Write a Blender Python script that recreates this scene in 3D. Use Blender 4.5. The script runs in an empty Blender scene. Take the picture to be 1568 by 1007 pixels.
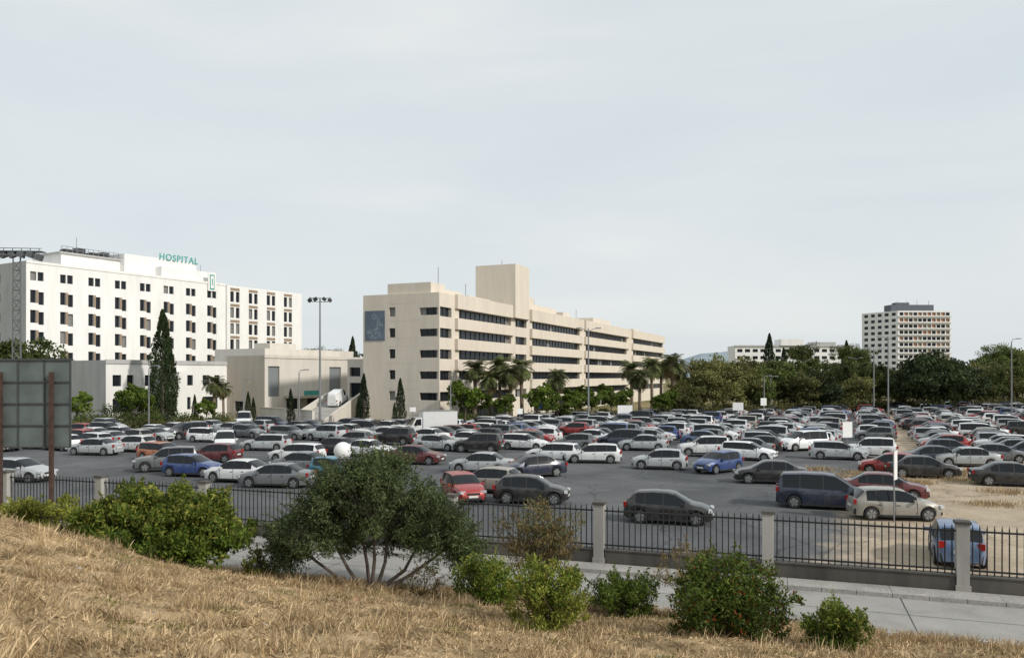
import bpy, math, random
import numpy as np
from mathutils import Vector, noise as mnoise
random.seed(7)
R=np.random.default_rng(11)
scene=bpy.context.scene
FPX=1220.0; HZ=575.0; EYE=6.7
def site(px,py):
    d=EYE*FPX/(py-HZ); return ((px-784.0)/FPX*d,d)
def at(px,Y): return ((px-784.0)/FPX*Y,Y)
def zat(py,Y): return EYE+(HZ-py)/FPX*Y

# ------------------------------------------------------------------ materials
def new_mat(name):
    m=bpy.data.materials.new(name); m.use_nodes=True
    nt=m.node_tree; b=nt.nodes['Principled BSDF']; return m,nt,b
def simple(name,col,rough=.7,metal=0,noise=0.0,scale=3.0,spec=None,bump=0):
    m,nt,b=new_mat(name)
    b.inputs['Roughness'].default_value=rough; b.inputs['Metallic'].default_value=metal
    b.inputs['Base Color'].default_value=(*col,1)
    if spec is not None: b.inputs['Specular IOR Level'].default_value=spec
    if noise>0:
        g=nt.nodes.new('ShaderNodeNewGeometry')
        n=nt.nodes.new('ShaderNodeTexNoise'); n.inputs['Scale'].default_value=scale; n.inputs['Detail'].default_value=6
        nt.links.new(g.outputs['Position'],n.inputs['Vector'])
        r=nt.nodes.new('ShaderNodeValToRGB')
        r.color_ramp.elements[0].position=.3; r.color_ramp.elements[1].position=.7
        r.color_ramp.elements[0].color=(*[c*(1-noise) for c in col],1)
        r.color_ramp.elements[1].color=(*[min(1,c*(1+noise)) for c in col],1)
        nt.links.new(n.outputs['Fac'],r.inputs['Fac']); nt.links.new(r.outputs['Color'],b.inputs['Base Color'])
        if bump:
            bp=nt.nodes.new('ShaderNodeBump'); bp.inputs['Strength'].default_value=bump
            nt.links.new(n.outputs['Fac'],bp.inputs['Height']); nt.links.new(bp.outputs['Normal'],b.inputs['Normal'])
    return m
def wallmat(name,col,stain=.12):
    m,nt,b=new_mat(name); b.inputs['Roughness'].default_value=.85
    g=nt.nodes.new('ShaderNodeNewGeometry')
    mp=nt.nodes.new('ShaderNodeMapping'); mp.inputs['Scale'].default_value=(.6,.6,.12)
    nt.links.new(g.outputs['Position'],mp.inputs['Vector'])
    n=nt.nodes.new('ShaderNodeTexNoise'); n.inputs['Scale'].default_value=1.2; n.inputs['Detail'].default_value=8; n.inputs['Roughness'].default_value=.65
    nt.links.new(mp.outputs['Vector'],n.inputs['Vector'])
    r=nt.nodes.new('ShaderNodeValToRGB'); r.color_ramp.elements[0].position=.25; r.color_ramp.elements[1].position=.62
    r.color_ramp.elements[0].color=(*[c*(1-stain*1.6) for c in col],1); r.color_ramp.elements[1].color=(*col,1)
    nt.links.new(n.outputs['Fac'],r.inputs['Fac']); nt.links.new(r.outputs['Color'],b.inputs['Base Color'])
    return m
def leafmat(name,dark,light,trans=.25,extra=None,nsc=.9):
    m=bpy.data.materials.new(name); m.use_nodes=True; nt=m.node_tree; nt.nodes.clear()
    out=nt.nodes.new('ShaderNodeOutputMaterial'); g=nt.nodes.new('ShaderNodeNewGeometry')
    r=nt.nodes.new('ShaderNodeValToRGB')
    r.color_ramp.elements[0].color=(*dark,1); r.color_ramp.elements[1].color=(*light,1)
    if extra:
        e=r.color_ramp.elements.new(.93); e.color=(*light,1); r.color_ramp.elements[2].position=.96; r.color_ramp.elements[2].color=(*extra,1)
    nt.links.new(g.outputs['Random Per Island'],r.inputs['Fac'])
    n=nt.nodes.new('ShaderNodeTexNoise'); n.inputs['Scale'].default_value=nsc; n.inputs['Detail'].default_value=3
    nt.links.new(g.outputs['Position'],n.inputs['Vector'])
    mr=nt.nodes.new('ShaderNodeMapRange'); mr.inputs['From Min'].default_value=.3; mr.inputs['From Max'].default_value=.7; mr.inputs['To Min'].default_value=.6; mr.inputs['To Max'].default_value=1.35
    nt.links.new(n.outputs['Fac'],mr.inputs['Value'])
    mx=nt.nodes.new('ShaderNodeVectorMath'); mx.operation='SCALE'
    nt.links.new(r.outputs['Color'],mx.inputs[0]); nt.links.new(mr.outputs['Result'],mx.inputs['Scale'])
    oi=nt.nodes.new('ShaderNodeObjectInfo')
    mr2=nt.nodes.new('ShaderNodeMapRange'); mr2.inputs['To Min'].default_value=.7; mr2.inputs['To Max'].default_value=1.35
    nt.links.new(oi.outputs['Random'],mr2.inputs['Value'])
    mx2=nt.nodes.new('ShaderNodeVectorMath'); mx2.operation='SCALE'
    nt.links.new(mx.outputs[0],mx2.inputs[0]); nt.links.new(mr2.outputs['Result'],mx2.inputs['Scale'])
    d=nt.nodes.new('ShaderNodeBsdfPrincipled'); d.inputs['Roughness'].default_value=.6; d.inputs['Specular IOR Level'].default_value=.2
    t=nt.nodes.new('ShaderNodeBsdfTranslucent'); ms=nt.nodes.new('ShaderNodeMixShader'); ms.inputs['Fac'].default_value=trans
    nt.links.new(mx2.outputs[0],d.inputs['Base Color']); nt.links.new(mx2.outputs[0],t.inputs['Color'])
    nt.links.new(d.outputs[0],ms.inputs[1]); nt.links.new(t.outputs[0],ms.inputs[2]); nt.links.new(ms.outputs[0],out.inputs['Surface'])
    return m

M={}
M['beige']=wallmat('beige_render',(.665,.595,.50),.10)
M['beige_dk']=wallmat('beige_render_shade',(.50,.45,.38),.12)  # darker copy of the beige, with shade put into the colour
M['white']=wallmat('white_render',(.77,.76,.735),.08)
M['grey']=wallmat('grey_concrete_and_shade',(.44,.44,.43),.15)  # real grey concrete, and painted shade on the hospital's side wall
M['cream']=wallmat('cream_render',(.62,.58,.52),.10)
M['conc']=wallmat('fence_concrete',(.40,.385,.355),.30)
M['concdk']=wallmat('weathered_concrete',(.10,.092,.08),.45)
M['glass']=simple('window_glass',(.014,.018,.024),.15,0,spec=.3)
M['glass2']=simple('window_glass_blind',(.20,.20,.19),.4)
M['tan']=simple('tan_panel',(.27,.20,.14),.7)
M['dark']=simple('dark_metal',(.025,.025,.027),.5)
M['iron']=simple('black_iron',(.016,.016,.017),.5)
M['rust']=simple('rusty_steel',(.055,.03,.022),.8,noise=.4,scale=4)
M['galv']=simple('galvanised_steel',(.22,.23,.24),.5,.3)
M['whitep']=simple('white_paint',(.78,.78,.77),.4)
M['blue_art']=simple('blue_mural',(.11,.145,.18),.7,noise=.2,scale=.8)
M['teal']=simple('teal_letters',(.05,.31,.28),.5)
M['panelback']=simple('billboard_sheet',(.115,.14,.138),.55,.2,noise=.22,scale=1.2)
M['bark']=simple('bark',(.10,.08,.065),.9,noise=.4,scale=8)
M['barkpale']=simple('palm_bark',(.20,.15,.11),.9,noise=.3,scale=5)
M['straw']=leafmat('straw',(.27,.18,.085),(.66,.50,.30),.15,nsc=1.6)
M['leaf_olive']=leafmat('leaf_olive',(.022,.036,.012),(.11,.138,.055),.22)
M['leaf_green']=leafmat('leaf_green',(.035,.07,.010),(.17,.225,.035),.3)
M['leaf_yel']=leafmat('leaf_yellowgreen',(.08,.10,.014),(.29,.29,.055),.3)
M['leaf_red']=leafmat('leaf_green_berries',(.03,.06,.012),(.14,.185,.035),.25,extra=(.30,.06,.02))
M['leaf_brown']=leafmat('leaf_dry',(.08,.058,.024),(.22,.17,.075),.2)
M['leaf_tree']=leafmat('leaf_broad',(.035,.056,.013),(.135,.165,.045),.25,nsc=.3)
M['leaf_tree2']=leafmat('leaf_broad_olive',(.07,.078,.024),(.23,.22,.08),.25,nsc=.3)
M['leaf_dark']=leafmat('leaf_dark',(.013,.024,.009),(.055,.075,.025),.15,nsc=.3)
M['leaf_far_haze']=leafmat('leaf_distant_haze_tint',(.055,.075,.045),(.13,.155,.095),.15,nsc=.1)  # paler, greyer leaves: distance haze is put into the colour
M['leaf_cyp']=leafmat('leaf_cypress',(.009,.019,.007),(.042,.06,.02),.1)
M['leaf_palm']=leafmat('leaf_palm',(.035,.05,.016),(.15,.17,.06),.2)

# ------------------------------------------------------------------ mesh builders
class MB:
    def __init__(s): s.v=[]; s.f=[]; s.m=[]
    def poly(s,pts,m=0):
        i=len(s.v); s.v+= [tuple(p) for p in pts]; s.f.append(tuple(range(i,i+len(pts)))); s.m.append(m)
    def box(s,c,size,rz=0,m=0,ry=0):
        x,y,z=[k/2 for k in size]; cr,sr=math.cos(rz),math.sin(rz); cy,sy=math.cos(ry),math.sin(ry)
        P=[]
        for dz in(-z,z):
            for dx,dy in((-x,-y),(x,-y),(x,y),(-x,y)):
                X=dx*cy+dz*sy; Z=-dx*sy+dz*cy
                P.append((c[0]+X*cr-dy*sr,c[1]+X*sr+dy*cr,c[2]+Z))
        i=len(s.v); s.v+=P
        for f in((0,3,2,1),(4,5,6,7),(0,1,5,4),(1,2,6,5),(2,3,7,6),(3,0,4,7)):
            s.f.append(tuple(i+k for k in f)); s.m.append(m)
    def fbox(s,o,d,u0,u1,v0,v1,z0,z1,m=0):
        n=(-d[1],d[0]); P=[]
        for z in(z0,z1):
            for u,v in((u0,v0),(u1,v0),(u1,v1),(u0,v1)):
                P.append((o[0]+d[0]*u+n[0]*v,o[1]+d[1]*u+n[1]*v,z))
        i=len(s.v); s.v+=P
        for f in((0,3,2,1),(4,5,6,7),(0,1,5,4),(1,2,6,5),(2,3,7,6),(3,0,4,7)):
            s.f.append(tuple(i+k for k in f)); s.m.append(m)
    def tube(s,pts,rad,n=8,m=0,cap=True):
        pts=[Vector(p) for p in pts]; i0=len(s.v)
        for k,p in enumerate(pts):
            t=(pts[min(k+1,len(pts)-1)]-pts[max(k-1,0)]).normalized()
            a=t.cross(Vector((0,0,1)) if abs(t.z)<.9 else Vector((1,0,0))).normalized(); b=t.cross(a)
            r=rad[k] if hasattr(rad,'__len__') else rad
            for j in range(n):
                an=2*math.pi*j/n; s.v.append(tuple(p+a*r*math.cos(an)+b*r*math.sin(an)))
        for k in range(len(pts)-1):
            for j in range(n):
                a=i0+k*n+j; b=i0+k*n+(j+1)%n; s.f.append((a,b,b+n,a+n)); s.m.append(m)
        if cap:
            s.f.append(tuple(i0+j for j in range(n))[::-1]); s.m.append(m)
            e=i0+(len(pts)-1)*n; s.f.append(tuple(e+j for j in range(n))); s.m.append(m)
    def wall(s,o,d,L,z0,z1,ops,depth=.3,mw=0,mg=1,mr=None,alt=None,altp=0,cell=None,mull=None):
        n=(-d[1],d[0]); mr=mw if mr is None else mr
        P=lambda u,z,v=0:(o[0]+d[0]*u+n[0]*v,o[1]+d[1]*u+n[1]*v,z)
        us=sorted({0,L}|{a for q in ops for a in(q[0],q[1])}); zs=sorted({z0,z1}|{a for q in ops for a in(q[2],q[3])})
        for i in range(len(us)-1):
            for j in range(len(zs)-1):
                uc=(us[i]+us[i+1])/2; zc=(zs[j]+zs[j+1])/2
                if any(q[0]<uc<q[1] and q[2]<zc<q[3] for q in ops): continue
                s.poly([P(us[i],zs[j]),P(us[i+1],zs[j]),P(us[i+1],zs[j+1]),P(us[i],zs[j+1])],mw)
        for q in ops:
            a,b,c,e=q[:4]
            s.poly([P(a,c),P(a,e),P(a,e,depth),P(a,c,depth)],mr); s.poly([P(b,c),P(b,c,depth),P(b,e,depth),P(b,e)],mr)
            s.poly([P(a,e),P(b,e),P(b,e,depth),P(a,e,depth)],mr); s.poly([P(a,c),P(a,c,depth),P(b,c,depth),P(b,c)],mr)
            k=max(1,int(round((b-a)/cell))) if cell else 1
            for t in range(k):
                ua=a+(b-a)*t/k; ub=a+(b-a)*(t+1)/k
                mm=q[4] if len(q)>4 else (alt if alt is not None and random.random()<altp else mg)
                s.poly([P(ua,c,depth),P(ub,c,depth),P(ub,e,depth),P(ua,e,depth)],mm)
                if mull is not None and t>0: s.fbox(o,d,ua-.05,ua+.05,depth-.08,depth-.002,c+.01,e-.01,mull)
    def mesh(s,name,mats,smooth=False):
        me=bpy.data.meshes.new(name); me.from_pydata(s.v,[],s.f)
        for m in mats: me.materials.append(m)
        me.polygons.foreach_set('material_index',s.m)
        if smooth:
            me.polygons.foreach_set('use_smooth',[True]*len(s.f)); me.set_sharp_from_angle(angle=math.radians(38))
        me.update(); return me
    def obj(s,name,mats,parent=None,smooth=False):
        return add(name,s.mesh(name,mats,smooth),parent=parent)
def add(name,data,loc=(0,0,0),rz=0,sc=1,parent=None):
    o=bpy.data.objects.new(name,data); scene.collection.objects.link(o)
    o.location=loc; o.rotation_euler=(0,0,rz)
    o.scale=sc if hasattr(sc,'__len__') else (sc,sc,sc)
    if parent: o.parent=parent
    return o
def empty(name,loc=(0,0,0)):
    o=bpy.data.objects.new(name,None); scene.collection.objects.link(o); o.empty_display_size=.5; return o
class QB:
    def __init__(s): s.q=[]; s.m=[]
    def add(s,arr,m): s.q.append(np.asarray(arr,dtype=np.float32)); s.m.append(np.full(len(arr),m,dtype=np.int32))
    def tube(s,pts,rad,n,m):
        b=MB(); b.tube(pts,rad,n,0,cap=False)
        V=np.array(b.v); F=np.array(b.f); s.add(V[F],m)
    def mesh(s,name,mats):
        Q=np.concatenate(s.q); mi=np.concatenate(s.m); n=len(Q)
        me=bpy.data.meshes.new(name); me.vertices.add(n*4); me.vertices.foreach_set('co',Q.reshape(-1))
        me.loops.add(n*4); me.loops.foreach_set('vertex_index',np.arange(n*4,dtype=np.int32))
        me.polygons.add(n); me.polygons.foreach_set('loop_start',np.arange(0,n*4,4,dtype=np.int32))
        for m in mats: me.materials.append(m)
        me.polygons.foreach_set('material_index',mi); me.update(calc_edges=True); me.validate(); return me
def unit(n):
    v=R.normal(size=(n,3)); return v/np.linalg.norm(v,axis=1)[:,None]
def leafquads(c,size,aspect=.45,bias=None,bw=.0):
    n=len(c); d=unit(n)
    if bias is not None: d=d*(1-bw)+bias*bw; d/=np.linalg.norm(d,axis=1)[:,None]
    w=np.cross(d,unit(n)); w/=np.linalg.norm(w,axis=1)[:,None]+1e-9
    s=(size*(.6+.8*R.random(n)))[:,None]
    return np.stack([c-d*s*.5,c+w*s*aspect*.5+d*s*.05,c+d*s*.5,c-w*s*aspect*.5+d*s*.05],axis=1)

# ------------------------------------------------------------------ world, sun, camera
w=bpy.data.worlds.new('World'); scene.world=w; w.use_nodes=True; nt=w.node_tree
bg=nt.nodes['Background']; bg.inputs['Strength'].default_value=.1
sv=Vector((.74,-.50,.56)).normalized(); el=math.asin(sv.z); az=math.atan2(sv.x,sv.y)
sky=nt.nodes.new('ShaderNodeTexSky'); sky.sky_type='NISHITA'; sky.sun_disc=False; sky.sun_elevation=el; sky.sun_rotation=az
sky.dust_density=3; sky.air_density=1.0
tc=nt.nodes.new('ShaderNodeTexCoord'); mp=nt.nodes.new('ShaderNodeMapping'); mp.inputs['Scale'].default_value=(1,1,4.5)
mp.inputs['Rotation'].default_value=(.12,.1,.4)
nz=nt.nodes.new('ShaderNodeTexNoise'); nz.inputs['Scale'].default_value=1.7; nz.inputs['Detail'].default_value=7; nz.inputs['Roughness'].default_value=.5; nz.inputs['Distortion'].default_value=.4
nt.links.new(tc.outputs['Generated'],mp.inputs['Vector']); nt.links.new(mp.outputs['Vector'],nz.inputs['Vector'])
cr=nt.nodes.new('ShaderNodeValToRGB'); cr.color_ramp.elements[0].position=.3; cr.color_ramp.elements[1].position=.72
cr.color_ramp.elements[0].color=(6.95,7.75,8.2,1); cr.color_ramp.elements[1].color=(8.6,8.9,8.9,1)
nt.links.new(nz.outputs['Fac'],cr.inputs['Fac'])
mx=nt.nodes.new('ShaderNodeMix'); mx.data_type='RGBA'; mx.inputs['Factor'].default_value=.88
nt.links.new(sky.outputs['Color'],mx.inputs['A']); nt.links.new(cr.outputs['Color'],mx.inputs['B']); nt.links.new(mx.outputs['Result'],bg.inputs['Color'])
sd=bpy.data.lights.new('sun','SUN'); sd.energy=2.9; sd.angle=math.radians(3.0); sd.color=(1,.95,.88)
so=add('sun',sd); so.rotation_euler=sv.to_track_quat('Z','Y').to_euler()
cd=bpy.data.cameras.new('camera'); cam=add('camera',cd,(0,0,EYE)); cam.rotation_euler=(math.radians(90),0,0)
cd.sensor_width=36; cd.lens=FPX/1568*36; cd.shift_y=(HZ-503.5)/1568; cd.clip_end=12000; scene.camera=cam
scene.view_settings.view_transform='Standard'; scene.view_settings.look='None'; scene.view_settings.exposure=0

# ------------------------------------------------------------------ ground
E=np.array((.945,-.327)); N=np.array((.327,.945))
def sc(s,c,z=0): p=E*s+N*c; return (float(p[0]),float(p[1]),z)
FOOT=22.6; CF=27.66
def hill(X,Y):
    X=np.asarray(X,float); Y=np.asarray(Y,float); c=.327*X+.945*Y
    z=5.1*(1-np.clip(c,0,FOOT)/FOOT)
    t=np.clip((-X-5)/10,0,1); t=t*t*(3-2*t); f=np.clip((FOOT-c)/7.5,0,1); f=f*f*(3-2*f)
    z=z+1.35*t*f*np.clip(c/6,0,1)
    g=np.clip((FOOT-c)/2,0,1)
    z=z+g*(.10*np.sin(X*.9+Y*.5)*np.cos(Y*.7-X*.2)+.05*np.sin(X*2.3+1)*np.sin(Y*2.7)+.03*np.sin(X*6.1+Y*3)*np.sin(Y*5.3-X*2))
    return z
def grid_mesh(name,s0,s1,c0,c1,step,mats):
    S=np.arange(s0,s1+step/2,step); C=np.arange(c0,c1+step/2,step)
    gs,gc=np.meshgrid(S,C); X=gs*E[0]+gc*N[0]; Y=gs*E[1]+gc*N[1]; Z=hill(X,Y)
    Z[gc>FOOT]=-.05
    V=np.stack([X,Y,Z],-1).reshape(-1,3); nx=len(S); ny=len(C)
    i=np.arange(nx-1)[None,:]+nx*np.arange(ny-1)[:,None]; F=np.stack([i,i+1,i+1+nx,i+nx],-1).reshape(-1,4)
    me=bpy.data.meshes.new(name); me.from_pydata(V.tolist(),[],F.tolist())
    for m in mats: me.materials.append(m)
    me.polygons.foreach_set('use_smooth',[True]*len(F)); me.update(); return me
def groundmat(name,cols,sc1,sc2,bump=.4):
    m,nt,b=new_mat(name); b.inputs['Roughness'].default_value=.95; b.inputs['Specular IOR Level'].default_value=.1
    g=nt.nodes.new('ShaderNodeNewGeometry')
    n1=nt.nodes.new('ShaderNodeTexNoise'); n1.inputs['Scale'].default_value=sc1; n1.inputs['Detail'].default_value=9; n1.inputs['Roughness'].default_value=.65
    n2=nt.nodes.new('ShaderNodeTexNoise'); n2.inputs['Scale'].default_value=sc2; n2.inputs['Detail'].default_value=8; n2.inputs['Roughness'].default_value=.7
    for n in(n1,n2): nt.links.new(g.outputs['Position'],n.inputs['Vector'])
    r=nt.nodes.new('ShaderNodeValToRGB'); r.color_ramp.elements[0].position=.33; r.color_ramp.elements[1].position=.68
    r.color_ramp.elements[0].color=(*cols[0],1); r.color_ramp.elements[1].color=(*cols[2],1)
    e=r.color_ramp.elements.new(.5); e.color=(*cols[1],1)
    nt.links.new(n1.outputs['Fac'],r.inputs['Fac'])
    mr=nt.nodes.new('ShaderNodeMapRange'); mr.inputs['From Min'].default_value=.25; mr.inputs['From Max'].default_value=.75; mr.inputs['To Min'].default_value=.55; mr.inputs['To Max'].default_value=1.35
    nt.links.new(n2.outputs['Fac'],mr.inputs['Value'])
    mx=nt.nodes.new('ShaderNodeVectorMath'); mx.operation='SCALE'
    nt.links.new(r.outputs['Color'],mx.inputs[0]); nt.links.new(mr.outputs['Result'],mx.inputs['Scale']); nt.links.new(mx.outputs[0],b.inputs['Base Color'])
    bp=nt.nodes.new('ShaderNodeBump'); bp.inputs['Strength'].default_value=bump; bp.inputs['Distance'].default_value=.05
    nt.links.new(n2.outputs['Fac'],bp.inputs['Height']); nt.links.new(bp.outputs['Normal'],b.inputs['Normal'])
    return m
M['hill']=groundmat('dry_grass_ground',((.15,.10,.055),(.40,.29,.16),(.56,.42,.26)),.8,22)
M['field']=groundmat('field_ground',((.09,.10,.035),(.20,.175,.08),(.33,.27,.16)),.08,1.2)
M['road']=groundmat('street_surface',((.26,.25,.235),(.33,.32,.30),(.38,.365,.34)),.45,30,.1)
M['pave']=groundmat('pavement_slabs',((.28,.27,.245),(.36,.345,.32),(.40,.385,.355)),.9,14,.15)
add('hillside_ground',grid_mesh('hillside_ground',-62,62,-24,23.2,.3,[M['hill']]))
b=MB(); b.poly([(-7000,-400,-.06),(7000,-400,-.06),(7000,9000,-.06),(-7000,9000,-.06)]); b.obj('ground',[M['field']])
b=MB(); b.poly([sc(-75,22.5,0.0),sc(70,22.5,0.0),sc(70,26.5,0.0),sc(-75,26.5,0.0)]); b.obj('street',[M['road']])
b=MB(); b.poly([sc(-75,22.88,.006),sc(70,22.88,.006),sc(70,22.97,.006),sc(-75,22.97,.006)])
b.obj('road_marking',[simple('road_paint',(.6,.6,.58),.8,noise=.25,scale=6)])
b=MB()
jr=random.Random(4)
k=-75
while k<70:
    b.poly([sc(k,22.6,.004),sc(k+.025,22.6,.004),sc(k+.03+jr.uniform(-.02,.02),26.5,.004),sc(k+jr.uniform(-.02,.02),26.5,.004)]); k+=4.6
b.poly([sc(-75,24.72,.004),sc(70,24.72,.004),sc(70,24.745,.004),sc(-75,24.745,.004)])
b.obj('street_joints',[simple('joint_tar',(.07,.068,.065),.9)])
b=MB()
d0=(E[0],E[1])
k=-75
while k<70:
    b.fbox(sc(0,0)[:2],d0,k,k+.985,26.5,26.62,-.05,.13,0); k+=1.0
b.obj('kerb',[M['pave']])
b=MB(); 
k=-75
while k<70:
    b.fbox(sc(0,0)[:2],d0,k,k+2.985,26.62,27.48,-.05,.125,0); k+=3
b.obj('pavement',[M['pave']])
def lotmat():
    m,nt,b=new_mat('car_park_asphalt'); b.inputs['Roughness'].default_value=.9; b.inputs['Specular IOR Level'].default_value=.2
    L=nt.links.new; g=nt.nodes.new('ShaderNodeNewGeometry'); sp=nt.nodes.new('ShaderNodeSeparateXYZ'); L(g.outputs['Position'],sp.inputs[0])
    def noi(s,d=8,r=.6,dist=0):
        n=nt.nodes.new('ShaderNodeTexNoise'); n.inputs['Scale'].default_value=s; n.inputs['Detail'].default_value=d; n.inputs['Roughness'].default_value=r; n.inputs['Distortion'].default_value=dist; L(g.outputs['Position'],n.inputs['Vector']); return n.outputs['Fac']
    def math_(op,a,bb,c=None):
        n=nt.nodes.new('ShaderNodeMath'); n.operation=op
        for i,x in enumerate((a,bb,c)):
            if x is None: continue
            if isinstance(x,(int,float)): n.inputs[i].default_value=x
            else: L(x,n.inputs[i])
        return n.outputs[0]
    def ramp(f,p0,c0,p1,c1):
        r=nt.nodes.new('ShaderNodeValToRGB'); r.color_ramp.elements[0].position=p0; r.color_ramp.elements[1].position=p1
        r.color_ramp.elements[0].color=(*c0,1); r.color_ramp.elements[1].color=(*c1,1); L(f,r.inputs['Fac']); return r.outputs['Color']
    asp=ramp(noi(.14,10,.68,.8),.32,(.068,.071,.076),.68,(.145,.148,.15))
    dirt=ramp(noi(.5,9,.7),.3,(.29,.225,.155),.7,(.48,.40,.30))
    t=math_('MULTIPLY_ADD',sp.outputs['Y'],-.42,sp.outputs['X'])
    t=math_('ADD',t,math_('MULTIPLY_ADD',noi(.25,6),10.0,-5.0))
    far=math_('MULTIPLY',math_('GREATER_THAN',sp.outputs['Y'],54.0),-3.0); t=math_('ADD',t,far)
    mr=nt.nodes.new('ShaderNodeMapRange'); mr.inputs['From Min'].default_value=-1.2; mr.inputs['From Max'].default_value=1.6; L(t,mr.inputs['Value'])
    mx=nt.nodes.new('ShaderNodeMix'); mx.data_type='RGBA'; L(mr.outputs[0],mx.inputs['Factor']); L(asp,mx.inputs['A']); L(dirt,mx.inputs['B'])
    fine=nt.nodes.new('ShaderNodeMapRange'); fine.inputs['From Min'].default_value=.3; fine.inputs['From Max'].default_value=.7; fine.inputs['To Min'].default_value=.75; fine.inputs['To Max'].default_value=1.25; L(noi(5,8,.8),fine.inputs['Value'])
    # cracks
    vo=nt.nodes.new('ShaderNodeTexVoronoi'); vo.feature='DISTANCE_TO_EDGE'; vo.inputs['Scale'].default_value=.16
    nv=nt.nodes.new('ShaderNodeTexNoise'); nv.inputs['Scale'].default_value=.6; nv.inputs['Detail'].default_value=5; L(g.outputs['Position'],nv.inputs['Vector'])
    ad=nt.nodes.new('ShaderNodeVectorMath'); ad.operation='MULTIPLY_ADD'; L(nv.outputs['Color'],ad.inputs[0]); ad.inputs[1].default_value=(2.5,2.5,0); L(g.outputs['Position'],ad.inputs[2]); L(ad.outputs[0],vo.inputs['Vector'])
    ck=nt.nodes.new('ShaderNodeMapRange'); ck.inputs['From Min'].default_value=.003; ck.inputs['From Max'].default_value=.010; ck.inputs['To Min'].default_value=.62; ck.inputs['To Max'].default_value=1; L(vo.outputs['Distance'],ck.inputs['Value'])
    fm=math_('MULTIPLY',fine.outputs[0],ck.outputs[0])
    v=nt.nodes.new('ShaderNodeVectorMath'); v.operation='SCALE'; L(mx.outputs['Result'],v.inputs[0]); L(fm,v.inputs['Scale']); L(v.outputs[0],b.inputs['Base Color'])
    return m
b=MB(); b.poly([sc(-62,27.5,-.002),sc(90,27.5,-.002),(150,60,-.002),(150,195,-.002),(112,180,-.002),(-2,114,-.002),(-66,101,-.002),(-80,80,-.002)])
b.obj('car_park_asphalt',[lotmat()])
b=MB()
pl=[(-90,98),(-66,101),(-2,114),(112,180),(150,196)]
for a,c in zip(pl[:-1],pl[1:]):
    L=math.dist(a,c); dd=((c[0]-a[0])/L,(c[1]-a[1])/L); b.fbox(a,dd,0,L-.01,.03,.33,-.05,.16,0)
b.obj('car_park_kerb',[M['pave']])
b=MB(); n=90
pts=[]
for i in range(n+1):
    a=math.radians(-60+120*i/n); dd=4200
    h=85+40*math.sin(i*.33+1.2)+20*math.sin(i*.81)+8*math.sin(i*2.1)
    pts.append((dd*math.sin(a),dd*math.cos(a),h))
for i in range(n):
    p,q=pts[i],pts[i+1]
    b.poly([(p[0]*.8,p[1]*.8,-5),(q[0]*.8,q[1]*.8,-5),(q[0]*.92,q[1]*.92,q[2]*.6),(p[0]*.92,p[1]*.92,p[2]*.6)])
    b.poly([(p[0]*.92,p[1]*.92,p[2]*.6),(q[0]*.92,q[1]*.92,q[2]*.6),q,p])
b.obj('distant_hills',[simple('hazy_hill',(.27,.33,.37),1,noise=.12,scale=.004)],smooth=True)  # aerial haze is put into the pale bluish base colour

# ------------------------------------------------------------------ fence
fence=empty('iron_fence')
o0=sc(0,CF)[:2]
A0=(3.1-o0[0])*E[0]+(28.2-o0[1])*E[1]
bb=MB(); bp=MB(); bi=MB(); PS=5.68
for k in range(-8,8):
    s0=A0+k*PS
    bp.fbox(o0,d0,s0-.18,s0+.18,-.18,.18,.3,2.16,0); bp.fbox(o0,d0,s0-.22,s0+.22,-.22,.22,2.16,2.25,1)
    bp.fbox(o0,d0,s0-.21,s0+.21,-.21,.21,-.05,.3,0)
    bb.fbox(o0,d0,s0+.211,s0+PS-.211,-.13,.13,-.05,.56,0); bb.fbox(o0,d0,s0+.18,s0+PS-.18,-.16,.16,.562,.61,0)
    for z in(.74,1.94): bi.fbox(o0,d0,s0+.18,s0+PS-.18,-.02,.02,z-.028,z+.028,0)
    m=27
    for j in range(m):
        u=s0+.18+(PS-.36)*(j+.5)/m; x,y=o0[0]+E[0]*u,o0[1]+E[1]*u
        lean=random.uniform(-.008,.008)
        bi.tube([(x,y,.61),(x+lean,y,2.04),(x+lean,y,2.16)],[.021,.021,.003],5,0)
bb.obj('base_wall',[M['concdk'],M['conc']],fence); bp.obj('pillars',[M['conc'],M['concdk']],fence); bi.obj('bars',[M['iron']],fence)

# ------------------------------------------------------------------ central office building
DC=(.397,.918); DL=(.918,-.397); C0=(-10.0,109.6)
bld=empty('beige_office_building'); b=MB(); HT=18.2; LEN=138
rows=[15.6,12.65,9.7,6.75,3.8]
Lw=12.4; OL=(C0[0]-DL[0]*Lw,C0[1]-DL[1]*Lw)
ops=[]
for z in rows:
    ops.append((4.35,5.35,z-.55,z+.75)); ops.append((9.3,12.2,z-.5,z+.55))
b.wall(OL,DL,Lw,-.1,HT,ops,.35,0,1,3,alt=2,altp=.05,cell=1.0,mull=4)
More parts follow.
